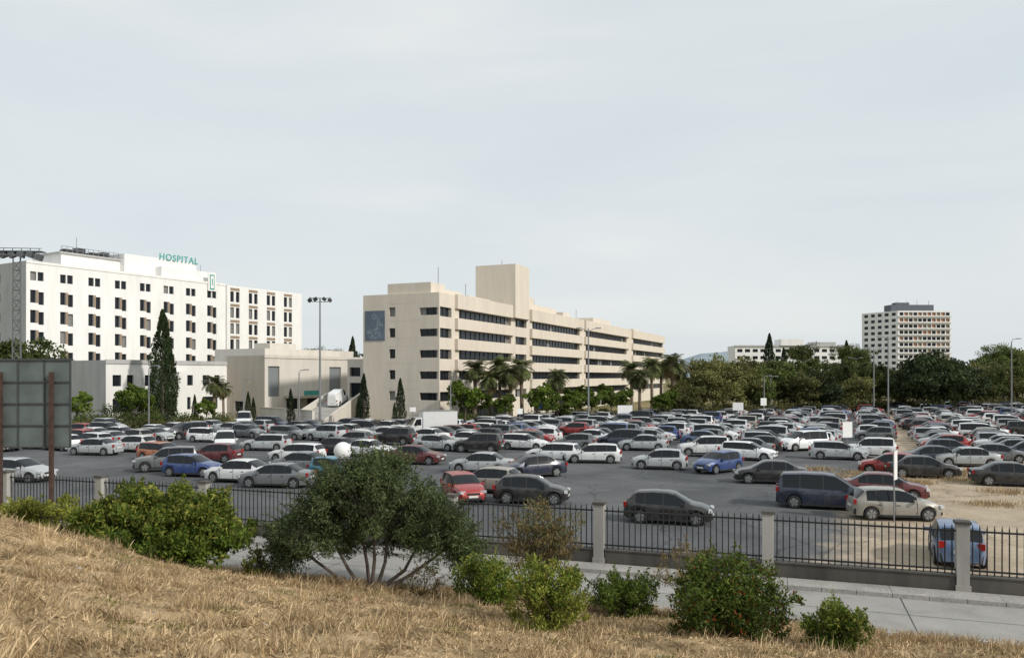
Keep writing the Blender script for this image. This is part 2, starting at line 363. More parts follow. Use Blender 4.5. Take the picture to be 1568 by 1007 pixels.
# faint stone-panel joints on the end wall
for z in [1.2*k for k in range(1,15)]:
    if all(not(r-.6<z<r+.8) for r in rows): b.fbox(OL,DL,3.9,9.2,-.006,-.002,z,z+.035,3)
ops=[]
for z in rows:
    for a,c in((.2,3.6),(5.9,24.8),(26.6,31.5),(34.2,60.5),(64.5,97.3),(103.5,137.4)):
        ops.append((a,c,z-.66,z+.66))
for a,c in((6,24),(35,60),(65,97)): ops.append((a,c,.3,2.2))
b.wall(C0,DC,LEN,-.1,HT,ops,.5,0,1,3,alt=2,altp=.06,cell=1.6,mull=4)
P=lambda u,v,z:(C0[0]+DC[0]*u-DC[1]*v,C0[1]+DC[1]*u+DC[0]*v,z)
b.poly([P(LEN,0,-.1),P(LEN,Lw,-.1),P(LEN,Lw,HT),P(LEN,0,HT)],0); b.poly([P(0,Lw,-.1),P(0,Lw,HT),P(LEN,Lw,HT),P(LEN,Lw,-.1)],0)
b.poly([P(0,0,HT),P(LEN,0,HT),P(LEN,Lw,HT),P(0,Lw,HT)],0)
for a,c in((4.6,25.4),(33.0,62.0),(63.4,99.0),(102.0,138.4)):
    for zb_,zt_ in [(rows[0]+.68,HT+.12)]+[(rows[i+1]+.68,rows[i]-.68) for i in range(4)]:
        b.fbox(C0,DC,a,c,-.50,-.003,zb_,zt_,0)
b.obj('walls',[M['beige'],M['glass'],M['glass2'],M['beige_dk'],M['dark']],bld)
b=MB()
b.fbox(C0,DC,.3,4.4,1.5,8.5,HT+.002,HT+1.5,0); b.fbox(C0,DC,6,13,3,9,HT+.002,HT+1.2,0)
b.fbox(C0,DC,14,22,2.5,8,HT+.002,HT+.9,0)
pts=[]; u0,u1,v0,v1=24.5,33.0,-.9,6.4; zt=25.2
poly=[(u1,v0+3),(u1-.0,v1),(u0,v1),(u0,v0)]
for k in range(9):
    an=math.radians(-90+90*k/8); poly.append((u1-3+3*math.cos(an),v0+3+3*math.sin(an)))
for i in range(len(poly)):
    p,q=poly[i],poly[(i+1)%len(poly)]
    b.poly([P(p[0],p[1],HT-1.9),P(q[0],q[1],HT-1.9),P(q[0],q[1],zt),P(p[0],p[1],zt)],0)
b.poly([P(p[0],p[1],zt) for p in poly],0)
b.fbox(C0,DC,36,52,2,8,HT+.002,HT+1.6,0); b.fbox(C0,DC,38,41,2.4,5,HT+1.6,HT+2.9,0); b.fbox(C0,DC,56,60,2,6,HT+.002,HT+1.4,0)
b.fbox(C0,DC,76,90,2,8,HT+.002,HT+1.6,0); b.fbox(C0,DC,112,118,2,7,HT+.002,HT+1.0,0)
for u in(7,16,30,45,70): b.tube([P(u,4,HT),P(u,4,HT+4.5 if u==7 else HT+8.6 if u==30 else HT+3)],.05,5,1)
b.obj('roof_structures',[M['beige'],M['galv']],bld)
b=MB()
b.fbox(OL,DL,.35,3.65,-.08,-.003,11.7,15.95,0)
rr=random.Random(3)
def strip(pts,w):
    for p,q in zip(pts[:-1],pts[1:]):
        L=math.dist(p,q); nx,nz=-(q[1]-p[1])/L*w,(q[0]-p[0])/L*w
        W=lambda u,z:(OL[0]+DL[0]*u+DL[1]*.09*1,OL[1]+DL[1]*u-DL[0]*.09,z)
        b.poly([W(p[0]-nx,p[1]-nz),W(q[0]-nx,q[1]-nz),W(q[0]+nx,q[1]+nz),W(p[0]+nx,p[1]+nz)],1)
for k in range(9):
    x,z=rr.uniform(.7,2.8),rr.uniform(12.2,14); pts=[(x,z)]
    for j in range(6): x=min(3.4,max(.6,x+rr.uniform(-.5,.6))); z=min(15.6,max(12,z+rr.uniform(-.5,.5))); pts.append((x,z))
    strip(pts,.025)
cx,cz=1.9,15.1; strip([(cx+.35*math.cos(t*.6),cz+.3*math.sin(t*.6)) for t in range(12)],.03)
b.obj('mural_panel',[M['blue_art'],simple('mural_line',(.35,.42,.45),.7)],bld)

# ------------------------------------------------------------------ hospital
DH=(.519,.855); DHL=(.855,-.519); H0=(-86.6,142.0); HH=27.2
hos=empty('white_hospital_building'); b=MB(); ops=[]
fl=[24.6,21.0,17.4,13.8,10.2,6.6,3.0]
cols=[.95+5.35*k for k in range(8)]
extra=[]
for ci,cx in enumerate(cols):
    for ri,z in enumerate(fl):
        if ri==0:
            ops+= [(cx-.25,cx+.8,z-.8,z+.8),(cx+1.05,cx+2.1,z-.8,z+.8)]
        else:
            ops+= [(cx-.25,cx+.75,z-1.2,z+1.1),(cx+1.2,cx+2.15,z-1.5,z+.8)]
            extra.append((cx+.75,cx+1.2,z-1.2,z+1.1))
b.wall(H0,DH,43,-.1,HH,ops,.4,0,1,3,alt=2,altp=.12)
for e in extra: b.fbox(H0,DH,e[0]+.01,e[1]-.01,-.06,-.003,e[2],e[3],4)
H1=(H0[0]+DH[0]*43+DH[1]*.5,H0[1]+DH[1]*43-DH[0]*.5)
ops=[]; ex=[]
for cx in(1.3,6.5,11.8,17.1):
    for z in fl:
        ops+= [(cx-.4,cx+.6,z-1.25,z+1.1),(cx+1.15,cx+2.15,z-1.25,z+1.1)]
        ex.append((cx-.4,cx+2.15,z+1.3,z+1.9))
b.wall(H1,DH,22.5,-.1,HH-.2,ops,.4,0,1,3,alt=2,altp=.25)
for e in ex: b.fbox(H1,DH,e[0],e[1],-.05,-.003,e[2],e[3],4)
b.wall((H0[0]-DHL[0]*18,H0[1]-DHL[1]*18),DHL,18,-.1,HH,[(k,k+1.2,z-.8,z+.8) for k in(3,8) for z in fl],.3,5,1,3)  # side wall of the white block; its shade is put into a grey colour
Ph=lambda u,v,z:(H0[0]+DH[0]*u-DH[1]*v,H0[1]+DH[1]*u+DH[0]*v,z)
b.poly([Ph(0,0,HH),Ph(43,0,HH),Ph(43,18,HH),Ph(0,18,HH)],0)
b.poly([Ph(43,-.5,HH-.2),Ph(65.5,-.5,HH-.2),Ph(65.5,18,HH-.2),Ph(43,18,HH-.2)],0)
b.poly([Ph(65.5,-.5,-.1),Ph(65.5,18,-.1),Ph(65.5,18,HH-.2),Ph(65.5,-.5,HH-.2)],0); b.poly([Ph(43,-.5,-.1),Ph(43,0,-.1),Ph(43,0,HH-.2),Ph(43,-.5,HH-.2)],0)
b.poly([Ph(0,18,-.1),Ph(0,18,HH),Ph(65.5,18,HH),Ph(65.5,18,-.1)],0)
b.fbox(H0,DH,0.0,42.9,-.12,-.003,HH-.35,HH+.1,0)
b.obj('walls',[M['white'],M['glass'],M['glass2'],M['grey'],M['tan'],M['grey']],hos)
b=MB()
b.fbox(H0,DH,9,21,5,15,HH+.002,HH+2.9,0); b.fbox(H0,DH,21,38,3.5,14,HH+.002,HH+4.3,0); b.fbox(H0,DH,28,40,1.5,3.49,HH+.002,HH+2.4,0)
b.fbox(H0,DH,8.6,21.2,4.6,15.4,HH+2.902,HH+3.2,1)
for k in range(12): b.tube([Ph(9+k*1.05,4.8,HH+3.2),Ph(9+k*1.05,4.8,HH+4.3)],.05,5,2)
for z in(3.8,4.3): b.tube([Ph(9,4.8,HH+z),Ph(20.7,4.8,HH+z)],.05,5,2)
for u,h in((11,1.0),(13.5,1.5),(16,.9),(18.5,1.3)): b.fbox(H0,DH,u,u+1.5,7,9,HH+3.202,HH+3.2+h,3)
for u in(2,5.5,12.6,37.5,41): b.tube([Ph(u,6,HH),Ph(u,6,HH+ (6.5 if u==12.6 else 4.5 if u>36 else 2.2))],.05,5,2)
b.fbox(H0,DH,38.2,40.2,-.3,-.16,HH-1.9,HH+2.2,0); b.fbox(H0,DH,38.6,39.8,-.34,-.302,HH-1.6,HH+1.7,4); b.fbox(H0,DH,38.8,39.6,-.37,-.343,HH-1.3,HH+1.4,0); b.fbox(H0,DH,39.1,39.3,-.4,-.373,HH-.6,HH+.8,4)
b.obj('roof_plant',[M['white'],M['grey'],M['galv'],M['dark'],M['teal']],hos)
cu=bpy.data.curves.new('hospital_letters','FONT'); cu.body='HOSPITAL'; cu.size=1.9; cu.extrude=.05; cu.offset=.025; cu.space_character=1.15; cu.materials.append(M['teal'])
t=add('rooftop_letters',cu,Ph(28.7,3.3,HH+4.1),0,1,hos); t.rotation_euler=(math.radians(90),0,math.atan2(DH[1],DH[0]))

# ------------------------------------------------------------------ low hospital wings
lw=empty('low_clinic_building'); b=MB()
Q0=(-57.1,112.0); HL=8.9
ops=[(1+5*k,2.3+5*k,5.2,6.8) for k in range(6)]+[(3.2+5*k,4.2+5*k,5.2,6.8) for k in range(6)]+[(1+5*k,3.8+5*k,1.5,3.4) for k in range(6)]
b.wall(Q0,DH,32,-.1,HL,ops,.3,0,1,2)
b.wall((Q0[0]-DHL[0]*34,Q0[1]-DHL[1]*34),DHL,34,-.1,HL,[(k,k+1.3,5.4,6.6) for k in range(2,20,5)],.3,3,1,2)
Pq=lambda u,v,z:(Q0[0]+DH[0]*u-DH[1]*v,Q0[1]+DH[1]*u+DH[0]*v,z)
b.poly([Pq(0,0,HL),Pq(32,0,HL),Pq(32,34,HL),Pq(0,34,HL)],2); b.poly([Pq(32,0,-.1),Pq(32,34,-.1),Pq(32,34,HL),Pq(32,0,HL)],0); b.poly([Pq(0,34,-.1),Pq(0,34,HL),Pq(32,34,HL),Pq(32,34,-.1)],0)
b.fbox(Q0,DH,-.1,32,-.14,-.003,HL-.5,HL+.1,2)
b.fbox(Q0,DH,8,12,-1.6,-.005,-.1,7.4,0)
b.obj('walls',[M['white'],M['glass'],M['grey'],M['grey']],lw)
lw=empty('entrance_building'); b=MB(); Q1=(-38.8,125.0); HL=9.9
ops=[(.7,3.0,3.4,8.2,4),(14.2,17.0,3.4,8.2,4),(4.5,7.5,.1,3.0),(9,13,.1,3.0),(18.5,21,.3,2.8)]
b.wall(Q1,DH,26,-.1,HL,ops,.3,0,1,2)
b.wall((Q1[0]-DHL[0]*9,Q1[1]-DHL[1]*9),DHL,9,-.1,HL,[(2,4,1,2.6)],.3,2,1,2)  # shaded side wall: darker render than the front, shade put into the colour
Pq1=lambda u,v,z:(Q1[0]+DH[0]*u-DH[1]*v,Q1[1]+DH[1]*u+DH[0]*v,z)
b.poly([Pq1(0,0,HL),Pq1(26,0,HL),Pq1(26,9,HL),Pq1(0,9,HL)],2); b.poly([Pq1(0,9,-.1),Pq1(0,9,HL),Pq1(26,9,HL),Pq1(26,9,-.1)],0)
b.fbox(Q1,DH,8,30,9.01,22,-.1,11.4,0); b.fbox(Q1,DH,10,16,10,14,11.402,12.4,0)
b.fbox(Q1,DH,-.1,26,-.14,-.003,HL-.4,HL+.1,0)
b.fbox(Q1,DH,4,13.5,-3.2,-.01,3.1,3.5,2)
for u in(4.3,8.7,13.2): b.fbox(Q1,DH,u-.15,u+.15,-3.1,-2.8,-.1,3.1,2)
b.fbox(Q1,DH,5.2,8.6,-3.3,-3.21,3.55,4.3,3)
b.obj('walls',[M['cream'],M['glass'],M['beige_dk'],M['teal'],simple('grey_screen',(.20,.22,.23),.5)],lw)
lw=empty('annex_building'); b=MB(); Q2=at(532,125)
b.wall(Q2,DL,9,-.1,9.3,[(.4,2.4,6.6,8.0),(.4,6.8,3.3,5.6),(.4,2.4,.3,2.6)],.5,0,1,2)
b.fbox(Q2,DL,0.01,9,.6,9,-.1,9.28,0)
b.obj('walls',[M['cream'],M['glass'],M['beige_dk']],lw)
b=MB()
ra=at(470,106); rb=at(528,121); RL=math.dist(ra,rb); rd=((rb[0]-ra[0])/RL,(rb[1]-ra[1])/RL); rn=(-rd[1],rd[0])
Pr=lambda u,v,z:(ra[0]+rd[0]*u+rn[0]*v,ra[1]+rd[1]*u+rn[1]*v,z)
top=3.2
b.poly([Pr(0,-2.6,.05),Pr(RL,-2.6,top),Pr(RL,2.6,top),Pr(0,2.6,.05)],1)
for v in(-2.6,2.6):
    off=.3
    q=[Pr(0,v,-.1),Pr(RL,v,-.1),Pr(RL,v,top+.9),Pr(0,v,.9)]; q2=[Pr(0,v+off,-.1),Pr(RL,v+off,-.1),Pr(RL,v+off,top+.9),Pr(0,v+off,.9)]
    b.poly(q,0); b.poly(q2[::-1],0); b.poly([q[3],q[2],q2[2],q2[3]],0); b.poly([q[0],q[3],q2[3],q2[0]],0)
b.fbox(Pr(RL,0,0)[:2],rd,0,6,-3,3,-.1,top+.003,1)
b.obj('access_ramp',[M['cream'],M['pave']])
b=MB(); wa=at(398,116); wb=at(478,105); L2=math.dist(wa,wb); d2=((wb[0]-wa[0])/L2,(wb[1]-wa[1])/L2)
b.fbox(wa,d2,0,L2,0,.35,-.1,2.0,0); b.fbox(wa,d2,0,L2,-.06,.41,2.002,2.15,1)
b.obj('retaining_wall',[M['cream'],M['beige_dk']])

# ------------------------------------------------------------------ distant buildings right
tw=empty('apartment_tower_block'); b=MB(); T0=(192.8,398.0); dt=(.999,.03); TH=zat(476,400)
fls=[]; z=TH-1.6
while z>4: fls.append(z); z-=3.05
ops=[]
for z in fls:
    for k in range(11): ops.append((.8+k*2.35,.8+k*2.35+2.0,z-.85,z+.8,[1,1,4,5][random.randrange(4)]))
b.wall(T0,dt,26.8,-.1,TH,ops,.6,0,1,2)
dt2=(.42,-.907); Ls=22
b.wall((T0[0]-dt2[0]*Ls,T0[1]-dt2[1]*Ls),dt2,Ls,-.1,TH,[(1.5+k*4.2,1.5+k*4.2+2.4,z-.8,z+.75) for z in fls for k in range(5)],.5,0,1,2)
b.poly([(T0[0],T0[1],TH),(T0[0]+26.8,T0[1]+.8,TH),(T0[0]+26.8-9,T0[1]+20.8,TH),(T0[0]-9.2,T0[1]+20,TH)],2)
for z in fls: b.fbox(T0,dt,-.3,27,-.9,-.01,z-1.45,z-.88,0)
b.fbox(T0,dt,-1,21,5,12,TH+.01,TH+3.4,3); b.fbox(T0,dt,2,9,6,10,TH+3.4,TH+4.6,3)
for u in(3,8,13,19): b.tube([(T0[0]+u,T0[1]+7,TH+3),(T0[0]+u,T0[1]+7,TH+5.4+u*.03)],.09,4,3)
b.obj('walls',[M['white'],M['glass'],M['grey'],simple('slate_grey',(.09,.10,.12),.6),simple('orange_blind',(.40,.19,.10),.7),M['tan']],tw)
tw=empty('white_apartment_building'); b=MB(); W0=(98.5,352.0)
H2=zat(529,352)
zz=[H2-2.2-3.1*k for k in range(5)]
b.wall(W0,(1,0),52,-.1,H2,[(1+k*3.4,1+k*3.4+2.3,z-.7,z+.7) for k in range(15) for z in zz],.4,0,1,2)
b.fbox(W0,(1,0),0,52,.5,12,-.1,H2-.01,0)
b.fbox(W0,(1,0),20,30,-1,8,H2+.01,H2+2.8,0); b.fbox(W0,(1,0),35,45,1,8,H2+.01,H2+1.6,2); b.fbox(W0,(1,0),-.3,52.3,-.5,-.01,H2-.5,H2+.2,2)
b.obj('walls',[M['white'],M['glass'],M['grey']],tw)
tw=empty('distant_low_house'); b=MB(); W1=(232,390)
b.wall(W1,(1,0),30,-.1,12,[(2+k*4,3.6+k*4,z,z+1.5) for k in range(7) for z in(3,6.5,9.5)],.3,0,1,0); b.fbox(W1,(1,0),0,30,.4,10,-.1,11.98,0); b.fbox(W1,(1,0),-.4,30.4,-.4,10.4,12.0,12.5,2)
b.obj('walls',[M['cream'],M['glass'],M['tan']],tw)

# ------------------------------------------------------------------ vegetation meshes
def crown(qb,cen,semi,nc,crad,lp,lsize,aspect,mat,shell=.45,squash=.75,bias=None,bw=0):
    u=unit(nc); r=(shell+(1-shell)*R.random(nc)**.7)[:,None]
    cs=np.array(cen)+u*r*np.array(semi)*(.85+.3*R.random((nc,1)))
    rad=crad*(.6+.8*R.random(nc))
    c=np.repeat(cs,lp,axis=0); rr=np.repeat(rad,lp)[:,None]
    off=unit(len(c))*rr*(R.random((len(c),1))**.45); off[:,2]*=squash
    p=c+off
    b=None
    if bias is not None:
        b=(off/ (rr+1e-6))*.8+np.array(bias); 
    qb.add(leafquads(p,lsize,aspect,b,bw),mat); return cs
def broad(name,H,cr,z0,nc,lp,ls,leaf,seed,aspect=.6,tr=.18,crad=None):
    global R; R=np.random.default_rng(seed); rnd=random.Random(seed)
    q=QB(); cen=(0,0,(H+z0)/2)
    cs=crown(q,cen,(cr,cr,(H-z0)/2*.86),nc,crad or cr*.25,lp,ls,aspect,1,.35)
    # a few off-centre lobes break the outline
    for k in range(5):
        an=rnd.uniform(0,6.28); crown(q,(cr*.7*math.cos(an),cr*.7*math.sin(an),z0+(H-z0)*rnd.uniform(.35,.85)),(cr*.42,cr*.42,cr*.36),8,cr*.2,lp,ls,aspect,1,.3)
    th=z0+(H-z0)*.3
    q.tube([(0,0,-.1),(.05,.03,z0*.5),(.0,.1,z0),(.1,0,th)],[tr*1.3,tr,tr*.85,tr*.6],8,0)
    for k in range(0,len(cs),max(1,len(cs)//14)):
        c=cs[k]; a=Vector((0,.05,z0*.9+rnd.random()*(th-z0*.9))); e=Vector(c); mid=a.lerp(e,.5)+Vector((rnd.uniform(-.2,.2),rnd.uniform(-.2,.2),.1*cr))
        q.tube([a,mid,e],[tr*.45,tr*.28,tr*.1],5,0)
    return q.mesh(name,[M['bark'],M[leaf]])
def shrub(name,rx,ry,H,nc,lp,ls,leaf,seed,crad=.2,aspect=.35,z0=.15,up=.5,stems=9,stem_r=.02,shell=.3,stemmat='bark',top=None):
    global R; R=np.random.default_rng(seed); rnd=random.Random(seed); q=QB()
    cs=crown(q,(0,0,(H+z0)/2),(rx,ry,(H-z0)/2),nc,crad,lp,ls,aspect,1,shell,.8,(0,0,up),.55)
    cs2=crown(q,(0,0,z0+.22*H),(rx*1.02,ry*1.02,H*.2),nc//4,crad,lp,ls,aspect,1,.3,.8,(0,0,up),.55)
    if top:
        m=int(nc*.45); t=cs[np.argsort(cs[:,2])[-m:]]
        c=np.repeat(t,lp//2,axis=0)+unit(m*(lp//2))*crad*1.05; q.add(leafquads(c,ls,aspect),2)
    idx=list(range(0,len(cs),max(1,len(cs)//(stems*4))))
    roots=[Vector((rnd.uniform(-.18,.18)*rx,rnd.uniform(-.18,.18)*ry,-.15)) for _ in range(stems)]
    for j,k in enumerate(idx):
        a=roots[j%stems]; e=Vector(cs[k]); mid=a.lerp(e,.5)+Vector((rnd.uniform(-.1,.1),rnd.uniform(-.1,.1),.08*H))
        m1=a.lerp(mid,.5)+Vector((rnd.uniform(-.05,.05),0,0)); q.tube([a,m1,mid,e],[stem_r,stem_r*.8,stem_r*.55,stem_r*.2],5,0)
    for k in range(0,len(cs),3):
        c=Vector(cs[k]); dr=(c-Vector((0,0,H*.3))).normalized()+Vector((rnd.uniform(-.3,.3),rnd.uniform(-.3,.3),.5)); dr.normalize()
        Ls=crad*rnd.uniform(1.2,2.2); e=c+dr*Ls; q.tube([c,c+dr*Ls*.5,e],[stem_r*.3,stem_r*.25,.002],4,0)
        m=16; t=np.linspace(.35,1,m)[:,None]; pp=np.array(c)+np.array(dr)*Ls*t+R.normal(size=(m,3))*.02; q.add(leafquads(pp,ls,aspect,np.array(dr),.5),2 if top and k%2 else 1)
    return q.mesh(name,[M[stemmat],M[leaf]]+([M[top]] if top else []))
def cypress(name,H,r,seed,n=7000,ls=.35):
    global R; R=np.random.default_rng(seed); q=QB()
    t=R.random(n)**.85; prof=np.sin(np.clip(t*.93+.07,0,1)**.62*math.pi)**.7*(1-.25*t)+.03
    an=R.random(n)*2*math.pi; wob=1+.18*np.sin(an*3+t*14)+.12*np.sin(an*5-t*23)
    rad=r*prof*wob*(.55+.5*R.random(n)**.5)
    p=np.stack([rad*np.cos(an),rad*np.sin(an),.3+t*(H-.3)],1)
    b=np.zeros((n,3)); b[:,2]=1.2; b[:,0]=np.cos(an)*.3; b[:,1]=np.sin(an)*.3
    q.add(leafquads(p,ls,.4,b,.6),1); q.tube([(0,0,-.1),(0,0,H*.5),(0,0,H*.95)],[.2,.12,.03],6,0)
    return q.mesh(name,[M['bark'],M['leaf_cyp']])
def palm(name,H,seed,fl=2.2,nf=60,tr=.24):
    global R; R=np.random.default_rng(seed); rnd=random.Random(seed); q=QB()
    q.tube([(0,0,-.1),(.05,0,H*.3),(0,.05,H*.7),(0,0,H)],[tr*1.35,tr,tr*.95,tr*1.25],9,0)
    for k in range(nf):
        an=rnd.uniform(0,6.283); e0=math.radians(rnd.uniform(-40,85)); L=fl*rnd.uniform(.75,1.1); dead=e0<math.radians(-18)
        p=Vector((0,0,H)); el_=e0; seg=9; pts=[p.copy()]
        for s in range(seg):
            p=p+Vector((math.cos(an)*math.cos(el_),math.sin(an)*math.cos(el_),math.sin(el_)))*L/seg; el_-=math.radians(8+rnd.random()*4); pts.append(p.copy())
        q.tube(pts,[.035]*3+[.015]*(len(pts)-3),3,0)
        side=Vector((-math.sin(an),math.cos(an),0)); qs=[]
        for s in range(2,seg+1):
            a=pts[s]; t=(pts[s]-pts[s-1]).normalized(); ll=.5*math.sin(math.pi*min(1,s/(seg+1)+.12))*fl/2.6+.15
            for h in(0,.5):
                base=a-t*h*L/seg
                for sg in(-1,1):
                    tip=base+side*sg*ll+t*ll*.6+Vector((0,0,-.2*ll-rnd.random()*.12)); wv=t*.05
                    qs.append([base-wv,base+wv,tip+wv*.4,tip-wv*.4])
        q.add(np.array(qs),2 if dead else 1)
    return q.mesh(name,[M['barkpale'],M['leaf_palm'],M['leaf_brown']])
def pine(name,H,r,seed):
    global R; R=np.random.default_rng(seed); rnd=random.Random(seed); q=QB()
    cs=crown(q,(0,0,H*.82),(r,r,H*.16),60,r*.24,110,.42,.3,1,.2,.6,(0,0,.4),.3)
    q.tube([(0,0,-.1),(.15,0,H*.35),(.05,.1,H*.62),(0,0,H*.75)],[.32,.25,.2,.12],8,0)
    for k in range(0,60,4):
        q.tube([(0.05,.05,H*.55+rnd.random()*H*.15),tuple(cs[k]*np.array((.5,.5,.93))),tuple(cs[k])],[.12,.08,.03],5,0)
    return q.mesh(name,[M['bark'],M['leaf_tree']])

TB=[broad('broadleaf_a',9.5,4.0,1.6,60,80,.38,'leaf_tree',1),broad('broadleaf_b',8.6,4.4,1.2,64,80,.38,'leaf_tree2',2),broad('broadleaf_c',10.2,3.4,1.6,54,80,.38,'leaf_tree',3),broad('broadleaf_d',8.8,4.2,1.0,76,85,.40,'leaf_dark',4)]
YT=broad('young_tree',5.2,1.9,1.8,30,80,.26,'leaf_green',5,tr=.09)
CY=cypress('cypress',16,1.75,6); CYs=cypress('cypress_small',6.2,.62,7,2500,.22)
PM=[palm('palm_a',7.2,8),palm('palm_b',6.2,9)]
PN=pine('umbrella_pine',12,4.6,10)
def tree(name,me,px,Y,H=None,h0=1,rz=None):
    x,y=at(px,Y); s=(H/h0) if H else 1
    return add(name,me,(x,y,-.05),random.uniform(0,6.28) if rz is None else rz,(s*random.uniform(.92,1.1),s*random.uniform(.92,1.1),s))
H0s=[9.5,8.6,10.2,8.8]
for px,Y,ty,H in [(1048,128,1,5.8),(1075,132,1,8.6),(1108,134,1,10.0),(1140,139,1,9.5),(1166,136,0,7.0),(1193,142,0,9.6),(1222,140,1,7.6),(1250,142,3,7.8),(1276,150,0,9.4),(1305,146,1,7.0),(1332,152,2,9.6),(1360,156,1,7.6),(1385,150,2,8.8),(1416,142,3,10.8),(1440,143,3,11.2),(1462,146,3,9.6),(1484,158,1,7.6),(1508,160,0,8.6),(1532,166,1,9.2),(1558,168,0,10.4),(1590,170,0,9.6),(1630,175,2,10),(1680,180,1,10),
    (1092,160,0,9.6),(1128,170,1,10.4),(1160,172,1,9.8),(1210,172,2,10.8),(1290,180,0,10.4),(1345,185,3,9.6),(1400,188,1,10),(1475,190,1,9.6),(1520,195,0,11.6),(1570,200,1,13),(1245,180,2,11.6),(1310,168,2,10.5),(1185,175,3,10.0)]:
    tree('broadleaf_tree',TB[ty],px,Y,H,H0s[ty])
for px,Y,H in [(1178,250,20),(1200,262,16),(1190,255,13),(1296,300,20),(540,290,21),(536,292,17)]: tree('cypress_tree',CY,px,Y,H,16)
for px,Y,H in [(1230,310,19.5),(1318,280,16.5),(1302,290,18.5),(1536,205,15.2),(1556,215,14),(1515,240,14),(516,300,17),(478,310,18)]: tree('umbrella_pine_tree',PN,px,Y,H,12)
for px,Y,H in [(712,107,6.0),(733,109,5.0),(822,110,5.6),(838,111,4.4),(880,114,4.8),(905,116,5.2),(935,118,5.4),(950,122,4.8),(768,109,4.2),(865,112,3.2),(1020,124,4.5),(1010,122,4.0)]: tree('young_tree',YT,px,Y,H,5.2)
for px,Y,H,k in [(727,112,7.6,0),(750,111,6.2,1),(765,113,8.0,0),(782,111,6.8,1),(799,114,7.8,0),(853,113,6.4,1),(967,126,7.6,0),(980,124,6.4,1),(998,128,8.2,0),(1030,131,8.6,1),(1012,140,8.0,0),(1040,135,7.6,0)]: tree('palm_tree',PM[k],px,Y,H,(7.2,6.2)[k])
tree('palm_tree',PM[1],328,112,5.6,6.2); tree('palm_tree',PM[1],342,116,4.8,6.2)
tree('cypress_tree',CY,249,112,16,16); tree('cypress_tree',CY,257,117,12.5,16)
for px,Y,H in [(298,108,4.2),(380,107,4.6),(388,108,3.8),(445,106,5.0),(557,104,7.0),(613,103,6.4),(549,106,4),(604,105,3.2),(366,109,3)]: tree('cypress_tree',CYs,px,Y,H,6.2)
for px,Y,H in [(10,120,12.2),(46,124,12.8),(-30,118,12),(80,132,10),(112,138,9)]: tree('broadleaf_tree',TB[0],px,Y,H,9.5)
for px,Y,H in [(205,106,5.6),(215,108,4.8),(316,108,3.6),(118,104,4.6)]: tree('young_tree',YT,px,Y,H,5.2)
def mass(name,segs,leaf,ls,n,seed):
    global R; R=np.random.default_rng(seed); q=QB()
    for x0,x1,y,h in segs:
        m=int(n*(x1-x0)/10); xs=x0+(x1-x0)*R.random(m); hh=h*(.55+.45*np.array([mnoise.noise(Vector((x*.09,y*.01,0)))+.5 for x in xs]))
        hh=np.clip(hh*(.8+.35*R.random(m)),1,None); cs=np.stack([xs,y+R.normal(size=m)*3,hh*R.random(m)**.4],1)
        c=np.repeat(cs,14,0)+unit(m*14)*np.array((1.6,1.6,1.1)); q.add(leafquads(c,ls,.6),0)
    return add(name,q.mesh(name,[M[leaf]]))
mass('distant_tree_line',[(-110,-40,300,16),(60,250,235,10),(90,380,440,16),(-300,-100,400,18),(-60,60,600,26),(250,420,300,14)],'leaf_far_haze',1.5,26,31)
def hedge(name,segs,leaf,seed,ls=.22,dens=26):
    global R; R=np.random.default_rng(seed); q=QB()
    for (xa,ya),(xb,yb),wd,h in segs:
        L=math.dist((xa,ya),(xb,yb)); m=max(4,int(L*dens*.5)); t=R.random(m); cs=np.stack([xa+(xb-xa)*t+R.normal(size=m)*wd*.4,ya+(yb-ya)*t+R.normal(size=m)*wd*.4,h*(.3+.6*R.random(m))*(.7+.5*np.sin(t*L*.8)**2)],1)
        c=np.repeat(cs,30,0)+unit(m*30)*np.array((.5,.5,.4)); c[:,2]=np.abs(c[:,2]); q.add(leafquads(c,ls,.6),0)
    return add(name,q.mesh(name,[M[leaf]]))
hedge('hedge',[(at(105,103),at(250,107),1.2,1.7),(at(265,106),at(350,108),1.0,1.5),(at(150,108),at(240,110),1.2,2.6),(at(690,108),at(760,110),1,1.4)],'leaf_tree',41)
hedge('hedge',[(at(110,101),at(360,103),.8,.8),(at(560,103),at(640,104),.6,.7),(at(800,112),at(960,121),.8,1.6),(at(1000,124),at(1100,131),.8,1.8),(at(1100,131),at(1600,170),1.2,2.2)],'leaf_tree2',42)

# ------------------------------------------------------------------ foreground plants
def plant(name,me,px,Y,rz=0,sc=1,dz=0):
    x,y=at(px,Y); return add(name,me,(x,y,float(hill(x,y))-.03+dz),rz,sc)
ot_q=QB(); R=np.random.default_rng(51)
cs=[]
for cen,semi,nc in [((0,0,2.7),(2.1,1.8,1.25),175),((-1.85,0,1.9),(1.35,1.3,1.15),95),((1.95,.1,1.9),(1.3,1.3,1.2),95),((.2,0,3.55),(1.2,1.1,.7),55),((-.9,0,3.15),(1.1,1.0,.6),38),((-2.8,.1,1.15),(.7,.8,.7),30),((2.9,0,1.3),(.6,.8,.75),32),((0,.9,1.6),(2.4,.8,.8),45)]:
    cs.append(crown(ot_q,cen,semi,nc,.34,140,.125,.26,1,.3,.9,(0,0,.1),.45))
cs=np.concatenate(cs); rnd=random.Random(5)
heads=[((-.35,0,0),(-1.3,.1,1.5)),((-.1,.1,0),(-.4,0,1.9)),((.15,0,0),(.5,.1,1.9)),((.3,.1,0),(1.5,0,1.4)),((.0,-.1,0),(.1,-.4,2.2)),((-.5,.1,0),(-2.0,0,1.0)),((.5,0,0),(2.2,.1,1.1))]
